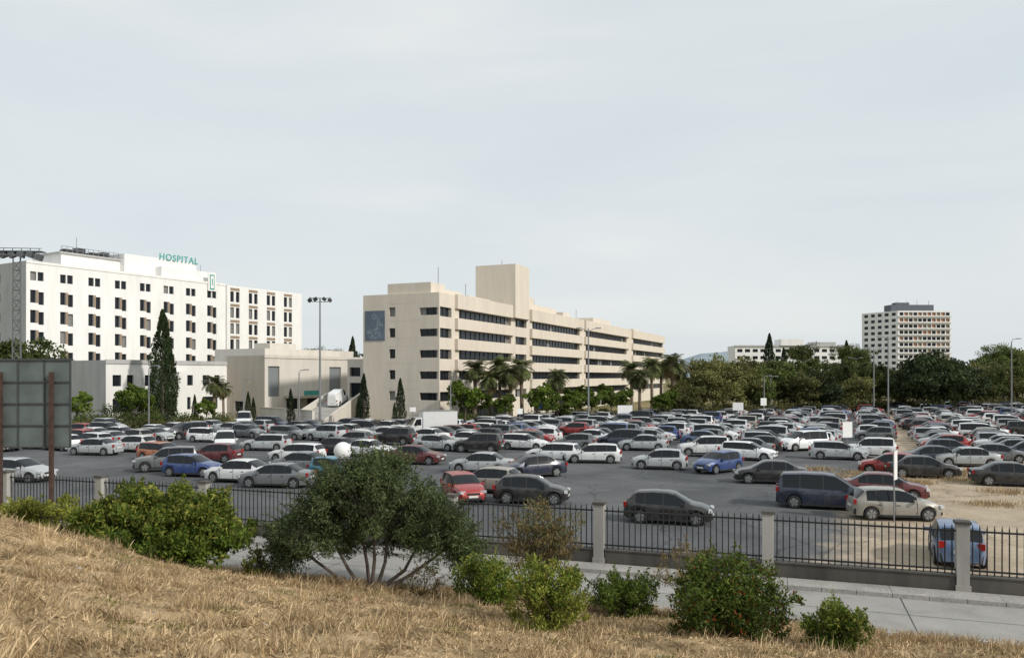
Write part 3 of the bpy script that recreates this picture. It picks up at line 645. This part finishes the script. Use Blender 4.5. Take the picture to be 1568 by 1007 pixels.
for a,e in heads:
    a=Vector(a); e=Vector(e); m=a.lerp(e,.5)+Vector((rnd.uniform(-.15,.15),0,-.12)); ot_q.tube([a-Vector((0,0,.2)),a+Vector((0,0,.05)),m,e],[.08,.07,.055,.04],7,0)
for k in range(0,len(cs),3):
    e=Vector(cs[k]); h=min(heads,key=lambda q:(Vector(q[1])-e).length)[1]; a=Vector(h); m=a.lerp(e,.5)+Vector((rnd.uniform(-.15,.15),rnd.uniform(-.15,.15),.1)); ot_q.tube([a,m,e],[.025,.016,.005],4,0)
for k in range(0,len(cs),2):
    c=Vector(cs[k]); dr=(c-Vector((0,0,1.6))).normalized()+Vector((rnd.uniform(-.3,.3),rnd.uniform(-.3,.3),.25)); dr.normalize(); Ls=rnd.uniform(.4,.8); 
    ot_q.tube([c,c+dr*Ls*.5,c+dr*Ls],[.007,.005,.002],3,0); m=26; t=np.linspace(.3,1,m)[:,None]; ot_q.add(leafquads(np.array(c)+np.array(dr)*Ls*t+R.normal(size=(m,3))*.035,.12,.24,np.array(dr),.5),1)
plant('olive_tree',ot_q.mesh('olive_tree',[M['bark'],M['leaf_olive']]),570,24.0,sc=(.93,.93,.99))
plant('green_bush',shrub('bush_a',2.1,1.6,2.3,190,120,.145,'leaf_green',61,.27,.38,.1,.6,top='leaf_yel'),284,23.6,sc=(1,1,1.0))
plant('green_bush',shrub('bush_a2',1.45,1.2,1.9,95,110,.14,'leaf_green',62,.25,.38,.05,.6,top='leaf_yel'),196,23.8)
plant('yellow_bush',shrub('bush_b',1.7,1.0,1.5,105,80,.12,'leaf_yel',63,.22,.3,.05,.7),95,24.2,dz=-.1)
plant('yellow_bush',shrub('bush_b2',1.0,.8,1.1,50,80,.12,'leaf_yel',64,.22,.3,.05,.7),25,24.5,dz=-.1)
plant('low_shrub',shrub('bush_c',.45,.4,1.0,30,70,.08,'leaf_yel',65,.13,.3,.05,.7),396,24.2)
plant('dry_shrub',shrub('bush_d',.8,.5,1.1,26,45,.08,'leaf_brown',66,.16,.25,.05,.7,stems=14,stem_r=.014,stemmat='leaf_brown'),645,22.8)
plant('low_shrub',shrub('bush_e',.92,.8,1.3,80,80,.095,'leaf_green',67,.2,.34,.1,.6,shell=.15,top='leaf_yel'),750,21.0)
plant('low_shrub',shrub('bush_f',1.05,.8,1.25,80,80,.095,'leaf_green',68,.2,.34,.1,.6,shell=.15),952,20.4)
plant('tall_shrub',shrub('bush_g',.9,.7,2.75,95,55,.075,'leaf_brown',69,.18,.3,1.1,.9,stems=10,stem_r=.02,shell=.15,top='leaf_olive'),828,17.4,dz=-.1)
plant('low_shrub',shrub('bush_h',.85,.7,1.45,105,80,.08,'leaf_yel',70,.17,.34,.05,.7,shell=.15,top='leaf_green'),838,16.2,dz=-.1)
plant('berry_shrub',shrub('bush_i',1.28,1.1,1.75,175,90,.09,'leaf_red',71,.21,.36,.1,.7,shell=.2,top='leaf_green'),1115,16.4,dz=-.1)
plant('dry_shrub',shrub('bush_j',.95,.7,1.9,50,48,.08,'leaf_brown',72,.16,.28,.6,.8,stems=12,stem_r=.013,stemmat='leaf_brown'),1065,20.0)
plant('low_shrub',shrub('bush_k',.72,.6,1.05,75,80,.08,'leaf_green',73,.15,.34,.05,.8,shell=.15,top='leaf_yel'),1281,16.2)
R=np.random.default_rng(81)
def blades(n,s0,s1,c0,c1,h,lean,clump=0,wd=1,sp=.13):
    s=R.uniform(s0,s1,n); c=R.uniform(c0,c1,n)
    if clump:
        cs_=R.uniform(s0,s1,clump); cc=R.uniform(c0,c1,clump); k=R.integers(0,clump,n); s=cs_[k]+R.normal(size=n)*sp; c=np.minimum(cc[k]+R.normal(size=n)*sp,c1)
    X=s*E[0]+c*N[0]; Y=s*E[1]+c*N[1]; p=np.stack([X,Y,hill(X,Y)-.01],1)
    an=R.random(n)*6.283; hh=h*(.35+1.0*R.random(n)**1.5); ln=lean*(.3+R.random(n))
    d=np.stack([np.cos(an)*ln,np.sin(an)*ln,np.ones(n)],1); d/=np.linalg.norm(d,axis=1)[:,None]
    wv=np.stack([-np.sin(an),np.cos(an),np.zeros(n)],1)*(.005+.006*R.random((n,1)))*wd
    mid=p+d*hh[:,None]*.55; tip=p+d*hh[:,None]; tip[:,2]-=hh*.15*ln
    return np.stack([p-wv,p+wv,mid+wv,tip],1)
q=QB(); q.add(blades(150000,-23,14,5.5,22.5,.11,2.2),0); q.add(blades(110000,-23,14,5.5,22.5,.18,1.2,1300,sp=.2),0); q.add(blades(30000,-23,14,20.4,22.6,.30,.8,500),0)
q.add(blades(22000,-23,14,5.5,22.5,.34,.7,420,wd=.8,sp=.16),0)
q.add(blades(16000,-23,14,6,22.0,.10,.9,130,sp=.2),1)
add('dry_grass',q.mesh('dry_grass',[M['straw'],M['leaf_yel']]))
b=MB(); rr=random.Random(9)
for k in range(70):
    s,c=rr.uniform(-22,13),rr.uniform(8,22); X=s*E[0]+c*N[0]; Y=s*E[1]+c*N[1]; z=float(hill(X,Y)); r=rr.uniform(.03,.12)
    n=7; ring=[]
    for j in range(n): a=6.283*j/n; ring.append((X+r*math.cos(a)*rr.uniform(.7,1.2),Y+r*math.sin(a)*rr.uniform(.7,1.2),z-.02))
    up=[(X+(p[0]-X)*.7,Y+(p[1]-Y)*.7,z+r*rr.uniform(.35,.6)) for p in ring]
    for j in range(n): b.poly([ring[j],ring[(j+1)%n],up[(j+1)%n],up[j]],0 if k%3 else 1)
    b.poly(up,0 if k%3 else 1)
b.obj('scattered_stones',[simple('stone',(.36,.31,.26),.9,noise=.3,scale=9),simple('brick_red',(.32,.16,.10),.9,noise=.3,scale=9)])

# ------------------------------------------------------------------ street furniture
def pole(name,px,Y,ztop,kind):
    x,y=at(px,Y); b=MB(); 
    if kind=='flood':
        b.tube([(x,y,-.05),(x,y,ztop*.5),(x,y,ztop)],[.18,.14,.10],8,0); b.box((x,y,.2),(.5,.5,.4),0,0)
        b.box((x,y,ztop),(3.0,.1,.1),.15,0); b.box((x,y,ztop-.5),(2.2,.08,.08),.15,0)
        for dx in(-1.35,-.6,.6,1.35):
            b.box((x+dx,y-.1,ztop-.15-(.15 if abs(dx)>1 else 0)),(.5,.35,.42),.3*dx,1,ry=.5*(1 if dx>0 else -1)); b.box((x+dx,y,ztop-.0),(.06,.06,.4),0,0)
    elif kind=='double':
        b.tube([(x,y,-.05),(x,y,ztop)],[.14,.085],8,0); b.box((x,y,.15),(.35,.35,.3),0,0)
        for sg in(-1,1):
            b.tube([(x,y,ztop-.5),(x+sg*.7,y,ztop-.1),(x+sg*1.1,y,ztop)],[.05,.045,.04],6,0); b.box((x+sg*1.35,y,ztop),(.7,.28,.15),0,0)
    else:
        b.tube([(x,y,-.05),(x,y,ztop-.3),(x+.15,y,ztop),(x+.8,y,ztop+.1)],[.10,.07,.055,.05],8,0); b.box((x,y,.12),(.3,.3,.25),0,0); b.box((x+1.0,y,ztop+.1),(.6,.25,.13),0,0)
    b.obj(name,[M['galv'],M['dark'] if kind=='flood' else M['whitep']],smooth=False)
pole('floodlight_mast',490,108,17.2,'flood')
for px,Y,z,k in [(901,109,13.2,'double'),(1360,128,13.0,'double'),(1338,140,11.5,'double'),(1549,112,11.8,'single'),(228,101,7.9,'single'),(458,106,7.4,'single'),(373,105,6.2,'single'),(1180,135,6.5,'single'),(1170,128,6.6,'single'),(690,105,6.2,'single'),(1310,190,11,'double'),(1240,150,7,'single'),(1060,135,7,'single'),(1490,150,8,'single')]:
    pole('street_lamp',px,Y,z,k)
b=MB(); x,y=at(28,72); zt=17.9
for dx,dy in((-.42,-.3),(.42,-.3),(0,.42)): b.tube([(x+dx,y+dy,-.05),(x+dx*.75,y+dy*.75,zt)],.06,5,0)
z=0; k=0; cor=[(-.4,-.28),(.4,-.28),(0,.4)]
while z<zt-1:
    for a in range(3):
        p,q_=cor[a],cor[(a+1)%3]
        if k%2: p,q_=q_,p
        b.tube([(x+p[0]*.9,y+p[1]*.9,z),(x+q_[0]*.9,y+q_[1]*.9,z+.9)],.032,4,0)
        b.tube([(x+p[0]*.9,y+p[1]*.9,z),(x+q_[0]*.9,y+q_[1]*.9,z)],.032,4,0)
    z+=.9; k+=1
b.box((x,y,zt),(4.4,.9,.08),.1,0); b.box((x,y-.4,zt-.35),(4.4,.06,.06),.1,0); b.box((x,y-.4,zt+.25),(4.4,.06,.06),.1,0)
for dx in(-2,-1.2,-.4,.4,1.2,2): b.box((x+dx,y-.2,zt-.28 if abs(dx)<1.5 else zt-.55),(.55,.45,.55),0,1,ry=.35*(1 if dx>0 else -1)); b.box((x+dx,y-.2,zt),(.05,.05,.5),0,0)
b.obj('lattice_floodlight_mast',[simple('mast_steel',(.15,.155,.16),.5,.3),simple('lamp_housing',(.12,.125,.135),.4,.3)])
bill=empty('billboard'); b=MB(); Yb=33.5; x1=at(109,Yb)[0]; x0=x1-6.6; zt=zat(551,Yb); zb=zat(684,Yb)
b.box(((x0+x1)/2,Yb,(zt+zb)/2),(x1-x0,.05,zt-zb),0,0)
for k in range(7): xx=x0+(x1-x0)*k/6; b.box((xx,Yb-.045,(zt+zb)/2),(.05,.04,zt-zb),0,1)
for k in range(5): zz_=zb+(zt-zb)*k/4; b.box(((x0+x1)/2,Yb-.085,zz_),(x1-x0+.04,.035,.05),0,1)
b.box(((x0+x1)/2,Yb,zt+.03),(x1-x0+.1,.14,.06),0,1)
b.obj('panel',[M['panelback'],simple('panel_frame',(.05,.055,.055),.6)],bill)
b=MB()
for px in(83,5,-75): 
    xx=at(px,Yb)[0]; b.box((xx,Yb-.2,(zt-.6)/2),(.13,.18,zt-.6+.2),0,0); b.box((xx,Yb+.0,-.0),(.4,.4,.2),0,0)
b.obj('posts',[M['rust']],bill)
b=MB(); x,y=at(525,29.2); zc=zat(690,29.2)
b.tube([(x,y,0),(x,y,.5),(x,y,zc-.32)],[.09,.06,.045],10,0); b.tube([(x,y,zc-.38),(x,y,zc-.26)],[.12,.16],12,0)
st=14
for i in range(st):
    for j in range(24):
        f=lambda a,c:(x+.33*math.sin(math.pi*a/st)*math.cos(2*math.pi*c/24),y+.33*math.sin(math.pi*a/st)*math.sin(2*math.pi*c/24),zc+.33*math.cos(math.pi*a/st))
        P4=[f(i,j),f(i+1,j),f(i+1,j+1),f(i,j+1)]
        if i==0: P4=[P4[0],P4[1],P4[2]]
        if i==st-1: P4=[P4[0],P4[1],P4[3]]
        b.poly(P4,1)
me=b.mesh('globe_lamp',[M['galv'],M['whitep']]); add('globe_street_lamp',me)
def sign(name,px,Y,h,w_,ph,rz,m='whitep'):
    x,y=at(px,Y); b=MB(); b.tube([(x,y,-.05),(x,y,h)],.035,8,0)
    b.box((x-.05*math.sin(-rz),y-.06,h-ph/2),(w_,.03,ph),rz,1); b.box((x,y-.02,h-ph*.25),(w_*.8,.03,.05),rz,0); b.box((x,y-.02,h-ph*.75),(w_*.8,.03,.05),rz,0)
    b.obj(name,[M['galv'],M[m]])
sign('parking_sign',1369,36.5,3.25,.5,1.3,math.radians(50)); sign('parking_sign',1297,64,3.0,.85,1.25,.2)
sign('information_sign',957,116,2.4,2.2,1.3,.1); sign('traffic_sign',796,100,2.6,.7,.7,.1); sign('traffic_sign',632,104,2.6,.8,.6,.2); sign('traffic_sign',1169,118,3.4,.9,1.1,.1); sign('information_sign',1130,122,2.6,1.6,1.2,-.1)
M['blue']=simple('blue_sign',(.03,.10,.35),.5); sign('traffic_sign',828,110,3.0,.8,.8,.1,'blue')

# ------------------------------------------------------------------ vehicles
paint,ntp,bp_=new_mat('car_paint'); oi=ntp.nodes.new('ShaderNodeObjectInfo')
# dust film on the lower body and roof
gg=ntp.nodes.new('ShaderNodeNewGeometry'); dn=ntp.nodes.new('ShaderNodeTexNoise'); dn.inputs['Scale'].default_value=2.5; dn.inputs['Detail'].default_value=6; ntp.links.new(gg.outputs['Position'],dn.inputs['Vector'])
dm=ntp.nodes.new('ShaderNodeMapRange'); dm.inputs['From Min'].default_value=.4; dm.inputs['From Max'].default_value=.75; dm.inputs['To Min'].default_value=.02; dm.inputs['To Max'].default_value=.14; ntp.links.new(dn.outputs['Fac'],dm.inputs['Value'])
dx_=ntp.nodes.new('ShaderNodeMix'); dx_.data_type='RGBA'; ntp.links.new(dm.outputs[0],dx_.inputs['Factor']); ntp.links.new(oi.outputs['Color'],dx_.inputs['A']); dx_.inputs['B'].default_value=(.35,.31,.26,1); ntp.links.new(dx_.outputs['Result'],bp_.inputs['Base Color'])
bp_.inputs['Roughness'].default_value=.34; bp_.inputs['Metallic'].default_value=.15; bp_.inputs['Coat Weight'].default_value=.5; bp_.inputs['Coat Roughness'].default_value=.08
CM=[paint,simple('car_glass',(.010,.012,.015),.07,0,spec=.35),simple('tyre_rubber',(.018,.018,.018),.8),simple('alloy_rim',(.35,.36,.37),.35,.7),simple('car_trim',(.02,.02,.02),.6),simple('headlamp',(.55,.57,.59),.12,.2),simple('tail_lamp',(.32,.015,.012),.25),simple('number_plate',(.65,.65,.62),.5)]
def interp(pts,x):
    if x<=pts[0][0]: return pts[0][1]
    for (a,b_),(c,d_) in zip(pts[:-1],pts[1:]):
        if x<=c: return b_+(d_-b_)*(x-a)/(c-a)
    return pts[-1][1]
def car(name,L,W,top,belt,ws,rw,win,wheels,R_=.31,low=.21,sidew=True):
    b=MB(); h=L/2; xs=set([-h,h,-h+.04,h-.04,-h+.12,h-.12,-h+.25,h-.25])
    for p in top+belt: xs.add(p[0])
    for a in(ws,rw):
        if a: xs|=set(a)
    for a,c in win: xs|={a,c}
    Ra=R_+.055
    for wx in wheels:
        for k in range(-5,6): xs.add(wx+Ra*math.sin(math.pi/2*k/5))
    x=-h
    while x<h: xs.add(x); x+=.22
    xs=sorted(xs); X=[xs[0]]
    for x in xs[1:]:
        if x-X[-1]>.012: X.append(x)
    rings=[]
    for x in X:
        zt=interp(top,x); zb=min(interp(belt,x),zt-.02)
        zl=low+ (.06 if abs(x)>h-.1 else 0)
        for wx in wheels:
            dx=abs(x-wx)
            if dx<Ra: zl=max(zl,R_+math.sqrt(max(0,Ra*Ra-dx*dx)))
        zl=min(zl,zb-.1)
        w_=W/2*(1-.24*abs(x/h)**7-.05*abs(x/h)**3); g=zt-zb
        wt=w_*(.95-.32*min(g,.6)); 
        mid=zl+.42*(zb-zl)
        rings.append([(x,w_*.95,zl),(x,w_,mid),(x,w_*.985,zb-.07),(x,w_*.945,zb),(x,wt,zt-.055*min(1,g*4+.3)),(x,wt*.86,zt-.012),(x,wt*.45,zt+.006),(x,0,zt+.012)])
    n=8; idx=[]
    for r in rings:
        i=len(b.v); b.v+=r; b.v+=[(p[0],-p[1],p[2]) for p in r[:-1]]; idx.append(i)
    full=lambda i:[i+k for k in range(n)]+[i+n+k for k in range(n-2,-1,-1)]
    for a in range(len(X)-1):
        A=full(idx[a]); Bb=full(idx[a+1]); xm=(X[a]+X[a+1])/2
        for k in range(len(A)-1):
            kk=k if k<n-1 else len(A)-2-k
            m=0
            if kk==3 and any(p<=xm<=q_ for p,q_ in win): m=1
            elif kk==3 and sidew and win[0][0]<xm<win[-1][1]: m=4
            if kk in(5,6) and ((ws and ws[0]<xm<ws[1]) or (rw and rw[0]<xm<rw[1])): m=1
            if kk==4 and ((ws and ws[0]+.03<xm<ws[1]-.03) or (rw and rw[0]<xm<rw[1])): m=1
            if kk==0 and (abs(xm)>h-.13): m=4
            b.f.append((A[k],Bb[k],Bb[k+1],A[k+1])); b.m.append(m)
        if a==0: b.f.append(tuple(A)); b.m.append(0)
        if a==len(X)-2: b.f.append(tuple(Bb[::-1])); b.m.append(0)
    b.box((0,0,.42),(L*.94,W*.72,.38),0,4)
    for sg in(-1,1):
        y=sg*W/2
        b.box(((wheels[0]+wheels[1])/2,y*.965,low+.02),(abs(wheels[1]-wheels[0])-2*Ra,.05,.1),0,4)
        if sidew:
            for lx in {win[-1][1]-.0,win[-1][0]-.03,win[0][0]+.12}:
                if min(abs(lx-wx) for wx in wheels)>Ra: b.box((lx,y*.992,.60),(.016,.014,.56),0,4)
            for p,q_ in win[-2:]: b.box((p+.10,y*1.0,interp(belt,p)-.16),(.16,.025,.03),0,4)
        mxp=win[-1][1]-.12; b.box((mxp,sg*(W/2+.06),interp(belt,mxp)+.06),(.12,.2,.13),0,0)
        for wx in wheels:
            yo=sg*(W/2-.02); yi=sg*(W/2-.22)
            b.tube([(wx,yi,R_),(wx,yo-sg*.02,R_),(wx,yo,R_)],[R_,R_,R_-.025],18,2)
            i0=len(b.v); nseg=20; yy=yo+sg*.004
            b.v.append((wx,yy+sg*.012,R_)); 
            for j in range(nseg): a=2*math.pi*j/nseg; b.v.append((wx+.205*math.cos(a),yy,R_+.205*math.sin(a)))
            for j in range(nseg): b.f.append((i0,i0+1+j,i0+1+(j+1)%nseg)); b.m.append(3 if j%4<3 else 4)
        wl=W/2*.70
        b.box((h-.13,sg*wl*.98,interp(top,h-.2)-.12),(.20,.34,.13),-sg*.35,5)
        b.box((-h+.07,sg*wl*1.02,interp(belt,-h+.1)-.12 if interp(top,-h+.1)>1.0 else interp(top,-h+.1)-.13),(.12,.22,.22),sg*.2,6)
    b.box((h-.01,0,.58),(.05,W*.42,.10),0,4); b.box((h,0,.33),(.04,W*.55,.12),0,4)
    b.box((h+.012,0,.44),(.02,.5,.11),0,7); b.box((-h-.012,0,.62 if interp(top,-h+.2)>1 else .66),(.02,.5,.11),0,7)
    return b.mesh(name,CM,smooth=True)
CARS={}
CARS['hatch']=car('hatchback',3.95,1.68,[(-1.975,.62),(-1.94,.86),(-1.88,.97),(-1.5,1.36),(-1.35,1.42),(-.7,1.465),(0,1.45),(.3,1.39),(1.02,.99),(1.1,.96),(1.5,.89),(1.8,.78),(1.93,.66),(1.975,.52)],[(-1.95,.93),(-1.2,.91),(1.1,.85),(1.9,.70)],(.3,1.02),(-1.86,-1.5),[(-1.42,-1.02),(-.97,-.20),(-.14,.78)],(-1.22,1.27))
CARS['sedan']=car('saloon',4.45,1.74,[(-2.225,.6),(-2.2,.88),(-2.1,.97),(-1.75,1.01),(-1.6,1.02),(-.95,1.37),(-.75,1.42),(-.2,1.44),(.3,1.42),(.5,1.36),(1.2,.98),(1.3,.95),(1.8,.87),(2.08,.76),(2.19,.63),(2.225,.5)],[(-2.2,.91),(-1.4,.90),(1.3,.85),(2.15,.70)],(.5,1.2),(-1.6,-.95),[(-1.25,-.84),(-.78,-.05),(.01,.93)],(-1.36,1.42))
CARS['wagon']=car('estate',4.4,1.74,[(-2.2,.62),(-2.17,.88),(-2.1,1.0),(-1.85,1.36),(-1.75,1.43),(-1,1.47),(0,1.46),(.35,1.41),(1.12,1.0),(1.2,.97),(1.75,.88),(2.03,.77),(2.16,.64),(2.2,.5)],[(-2.2,.93),(-1.2,.92),(1.2,.86),(2.1,.70)],(.35,1.12),(-2.08,-1.85),[(-1.8,-1.1),(-1.04,-.20),(-.14,.87)],(-1.34,1.4))
CARS['mpv']=car('minivan',4.65,1.86,[(-2.325,.65),(-2.3,.9),(-2.25,1.08),(-2.08,1.64),(-1.98,1.72),(-1,1.78),(0,1.77),(.5,1.70),(1.42,1.12),(1.5,1.08),(1.95,.95),(2.2,.82),(2.3,.66),(2.325,.5)],[(-2.3,1.05),(-1.2,1.04),(1.5,.97),(2.2,.75)],(.5,1.42),(-2.24,-2.08),[(-2.0,-1.2),(-1.14,-.10),(-.04,1.1)],(-1.45,1.5),R_=.33)
CARS['suv']=car('suv',4.3,1.80,[(-2.15,.7),(-2.12,.95),(-2.05,1.1),(-1.85,1.58),(-1.75,1.66),(-.8,1.7),(0,1.68),(.3,1.62),(.95,1.14),(1.05,1.10),(1.7,1.02),(2.0,.92),(2.12,.75),(2.15,.6)],[(-2.1,1.08),(-1.2,1.07),(1.05,1.02),(2.1,.85)],(.3,.95),(-2.03,-1.85),[(-1.78,-1.05),(-.98,-.18),(-.12,.74)],(-1.32,1.36),R_=.35,low=.3)
CARS['van']=car('panel_van',4.9,1.92,[(-2.45,.7),(-2.43,1.2),(-2.38,1.95),(-2.3,2.05),(-1,2.1),(.5,2.08),(.9,1.98),(1.7,1.22),(1.8,1.17),(2.15,1.05),(2.36,.85),(2.43,.68),(2.45,.5)],[(-2.43,1.1),(1.0,1.1),(1.8,1.05),(2.4,.8)],(.9,1.7),None,[(.45,1.25)],(-1.5,1.65),R_=.33,sidew=False)
b=MB(); b.box((-.7,0,1.75),(3.9,2.1,2.1),0,0); b.box((-.7,0,.66),(3.9,1.0,.12),0,4)
for z in(.72,2.78): b.box((-.7,0,z),(3.94,2.14,.06),0,3)
prof=[(1.28,.45),(2.55,.45),(2.62,.95),(2.5,1.25),(2.05,2.05),(1.28,2.12)]
for sg in(-1,1):
    pts=[(p[0],sg*.95,p[1]) for p in prof]; b.poly(pts if sg<0 else pts[::-1],0)
    gl=[(1.45,sg*.953,1.25),(2.3,sg*.953,1.25),(1.98,sg*.953,1.9),(1.45,sg*.953,1.95)]; b.poly(gl,1)
for i in range(len(prof)):
    p,q_=prof[i],prof[(i+1)%len(prof)]; b.poly([(p[0],-.95,p[1]),(q_[0],-.95,q_[1]),(q_[0],.95,q_[1]),(p[0],.95,p[1])],1 if i==3 else 0)
for wx in(-1.8,1.8):
    for sg in(-1,1): b.tube([(wx,sg*.68,.38),(wx,sg*.97,.38)],.38,18,2); b.tube([(wx,sg*.97,.38),(wx,sg*.975,.38)],.2,14,3)
for sg in(-1,1): b.box((2.6,sg*.7,.75),(.06,.35,.2),0,5); b.box((1.95,sg*1.1,1.4),(.1,.2,.3),0,4)
CARS['truck']=b.mesh('box_truck',CM)
COL={'white':(.78,.79,.79),'silver':(.42,.44,.45),'grey':(.14,.15,.16),'black':(.012,.012,.014),'blue':(.025,.065,.22),'navy':(.014,.022,.05),'red':(.32,.02,.02),'dred':(.12,.015,.02),'beige':(.36,.34,.30),'lblue':(.09,.15,.27),'teal':(.02,.20,.30),'green':(.03,.07,.05),'gold':(.33,.27,.17),'orange':(.40,.13,.05)}
placed=[]
def put(kind,col,x,y,deg,name='parked_car'):
    o=add(name,CARS[kind],(x,y,0.003),math.radians(deg)); c=COL[col]; j=random.uniform(.85,1.08)
    o.color=(*[min(.85,k*j) for k in c],1); placed.append((x,y)); return o
near=[(1024,803,'hatch','black',-16),(1262,780,'mpv','navy',-20),(1368,797,'hatch','beige',-10),(1352,766,'sedan','dred',-25),
(1180,741,'sedan','black',168),(1100,724,'hatch','blue',218),(1010,719,'hatch','silver',170),(908,709,'wagon','white',172),(848,707,'wagon','white',160),
(816,731,'sedan','navy',200),(738,725,'sedan','silver',165),(814,772,'hatch','black',-12),(748,755,'hatch','beige',160),(708,768,'hatch','red',-70),
(636,711,'sedan','dred',-14),(733,693,'suv','black',165),(803,689,'wagon','white',-20),(1145,705,'wagon','white',-28),(1078,699,'suv','white',172),
(1412,732,'sedan','black',-15),(1362,727,'hatch','red',160),(1548,745,'sedan','black',-20),(1480,715,'sedan','silver',165),(1283,704,'wagon','silver',-20),(1330,702,'suv','white',160),(1425,712,'sedan','navy',165),(1525,708,'sedan','grey',-20),
(408,690,'wagon','silver',172),(320,677,'wagon','white',-10),(146,697,'sedan','silver',172),(205,692,'hatch','white',165),(368,739,'sedan','white',168),
(295,730,'hatch','blue',-12),(424,747,'sedan','grey',170),(256,722,'suv','grey',200),(330,708,'hatch','dred',170),(30,738,'wagon','silver',-10),(462,724,'sedan','grey',165),
(250,706,'wagon','orange',-20),(508,696,'hatch','black',160),(516,736,'hatch','teal',-30),(603,681,'suv','black',165),(565,700,'sedan','white',-20),(540,684,'hatch','grey',170),(670,690,'sedan','silver',-20),(455,708,'wagon','white',165),(285,672,'mpv','black',240),(232,670,'sedan','white',165),(165,670,'suv','grey',-15),(120,668,'hatch','red',165),(345,690,'mpv','white',-70),
(985,690,'sedan','silver',165),(1230,690,'mpv','white',200),(952,686,'mpv','navy',160),(880,688,'hatch','grey',165)]
for px,py,k,c,a in near:
    d=EYE*FPX/(py-HZ)+.7; x,y=at(px,d); put(k,c,x,y,a+random.uniform(-3,3))
x,y=at(1464,29.2); put('hatch','lblue',x,y,66)
nn=len(placed)
def pw(pts,x): return interp(pts,x)
ymx=[(-300,700),(112,690),(300,673),(480,673),(690,688),(1080,690),(1180,706),(1568,712),(2000,730)]
ymn=[(-300,664),(112,661),(600,657),(700,652),(900,643),(1100,635),(1568,625),(2000,619)]
rc=random.Random(77); base=(0,60)
cc=['white']*30+['silver']*28+['grey']*13+['black']*11+['navy']*5+['blue']*4+['red']*4+['dred']*2+['beige']*4+['lblue']*2+['green']*1+['gold']*1
kk_=['hatch']*44+['sedan']*28+['wagon']*16+['suv']*7+['mpv']*5
cnt=0
for i in range(-24,36):
    g=i%3; u=(i//3)*15.6+(0,4.9,10.2)[g]
    for j in range(-40,70):
        v=j*2.55+rc.uniform(-.2,.2); uu=u+rc.uniform(-.4,.4)
        if g==2 and rc.random()<.42: continue
        x=base[0]+.918*uu+.397*v; y=base[1]-.397*uu+.918*v
        if y<40 or y>190: continue
        px=784+FPX*x/y; py=HZ+EYE*FPX/y
        if px<-120 or px>1720 or py>pw(ymx,px) or py<pw(ymn,px): continue
        if rc.random()<.05: continue
        if any((x-a)**2+(y-c)**2<15 for a,c in placed[:nn]): continue
        put(rc.choice(kk_),rc.choice(cc),x,y,-23.4+rc.choice((0,180))+rc.uniform(-4,4)); cnt+=1
print('generated cars',cnt)
x,y=site(660,668); put('truck','white',x,y+1,-160,'box_truck')
x,y=at(374,104); put('van','white',x,y,-75,'white_van')
px_=Pr(RL*.80,0,0); o=put('van','white',px_[0],px_[1],math.degrees(math.atan2(rd[1],rd[0])),'white_van')
o.location.z=top*.80+.03; o.rotation_euler=(0,-math.atan2(top,RL),o.rotation_euler[2])
R=np.random.default_rng(91); n=26000; cl=60
cx_=R.uniform(16,46,cl); cy_=R.uniform(0,1,cl); cy_=np.where(cy_<.5,54+R.normal(size=cl)*1.2+(cx_-20)*.05,40+R.random(cl)*16)
k=R.integers(0,cl,n); X=cx_[k]+R.normal(size=n)*.8; Y=cy_[k]+R.normal(size=n)*.5; p=np.stack([X,Y,np.zeros(n)],1)
an=R.random(n)*6.283; d_=np.stack([np.cos(an)*.6,np.sin(an)*.6,np.ones(n)],1); hh=.1+.22*R.random((n,1)); wv=np.stack([-np.sin(an),np.cos(an),np.zeros(n)],1)*.015
q=QB(); q.add(np.stack([p-wv,p+wv,p+d_*hh*.6+wv,p+d_*hh],1),0); add('dry_weeds',q.mesh('dry_weeds',[M['straw']]))
print('objects',len(scene.objects))
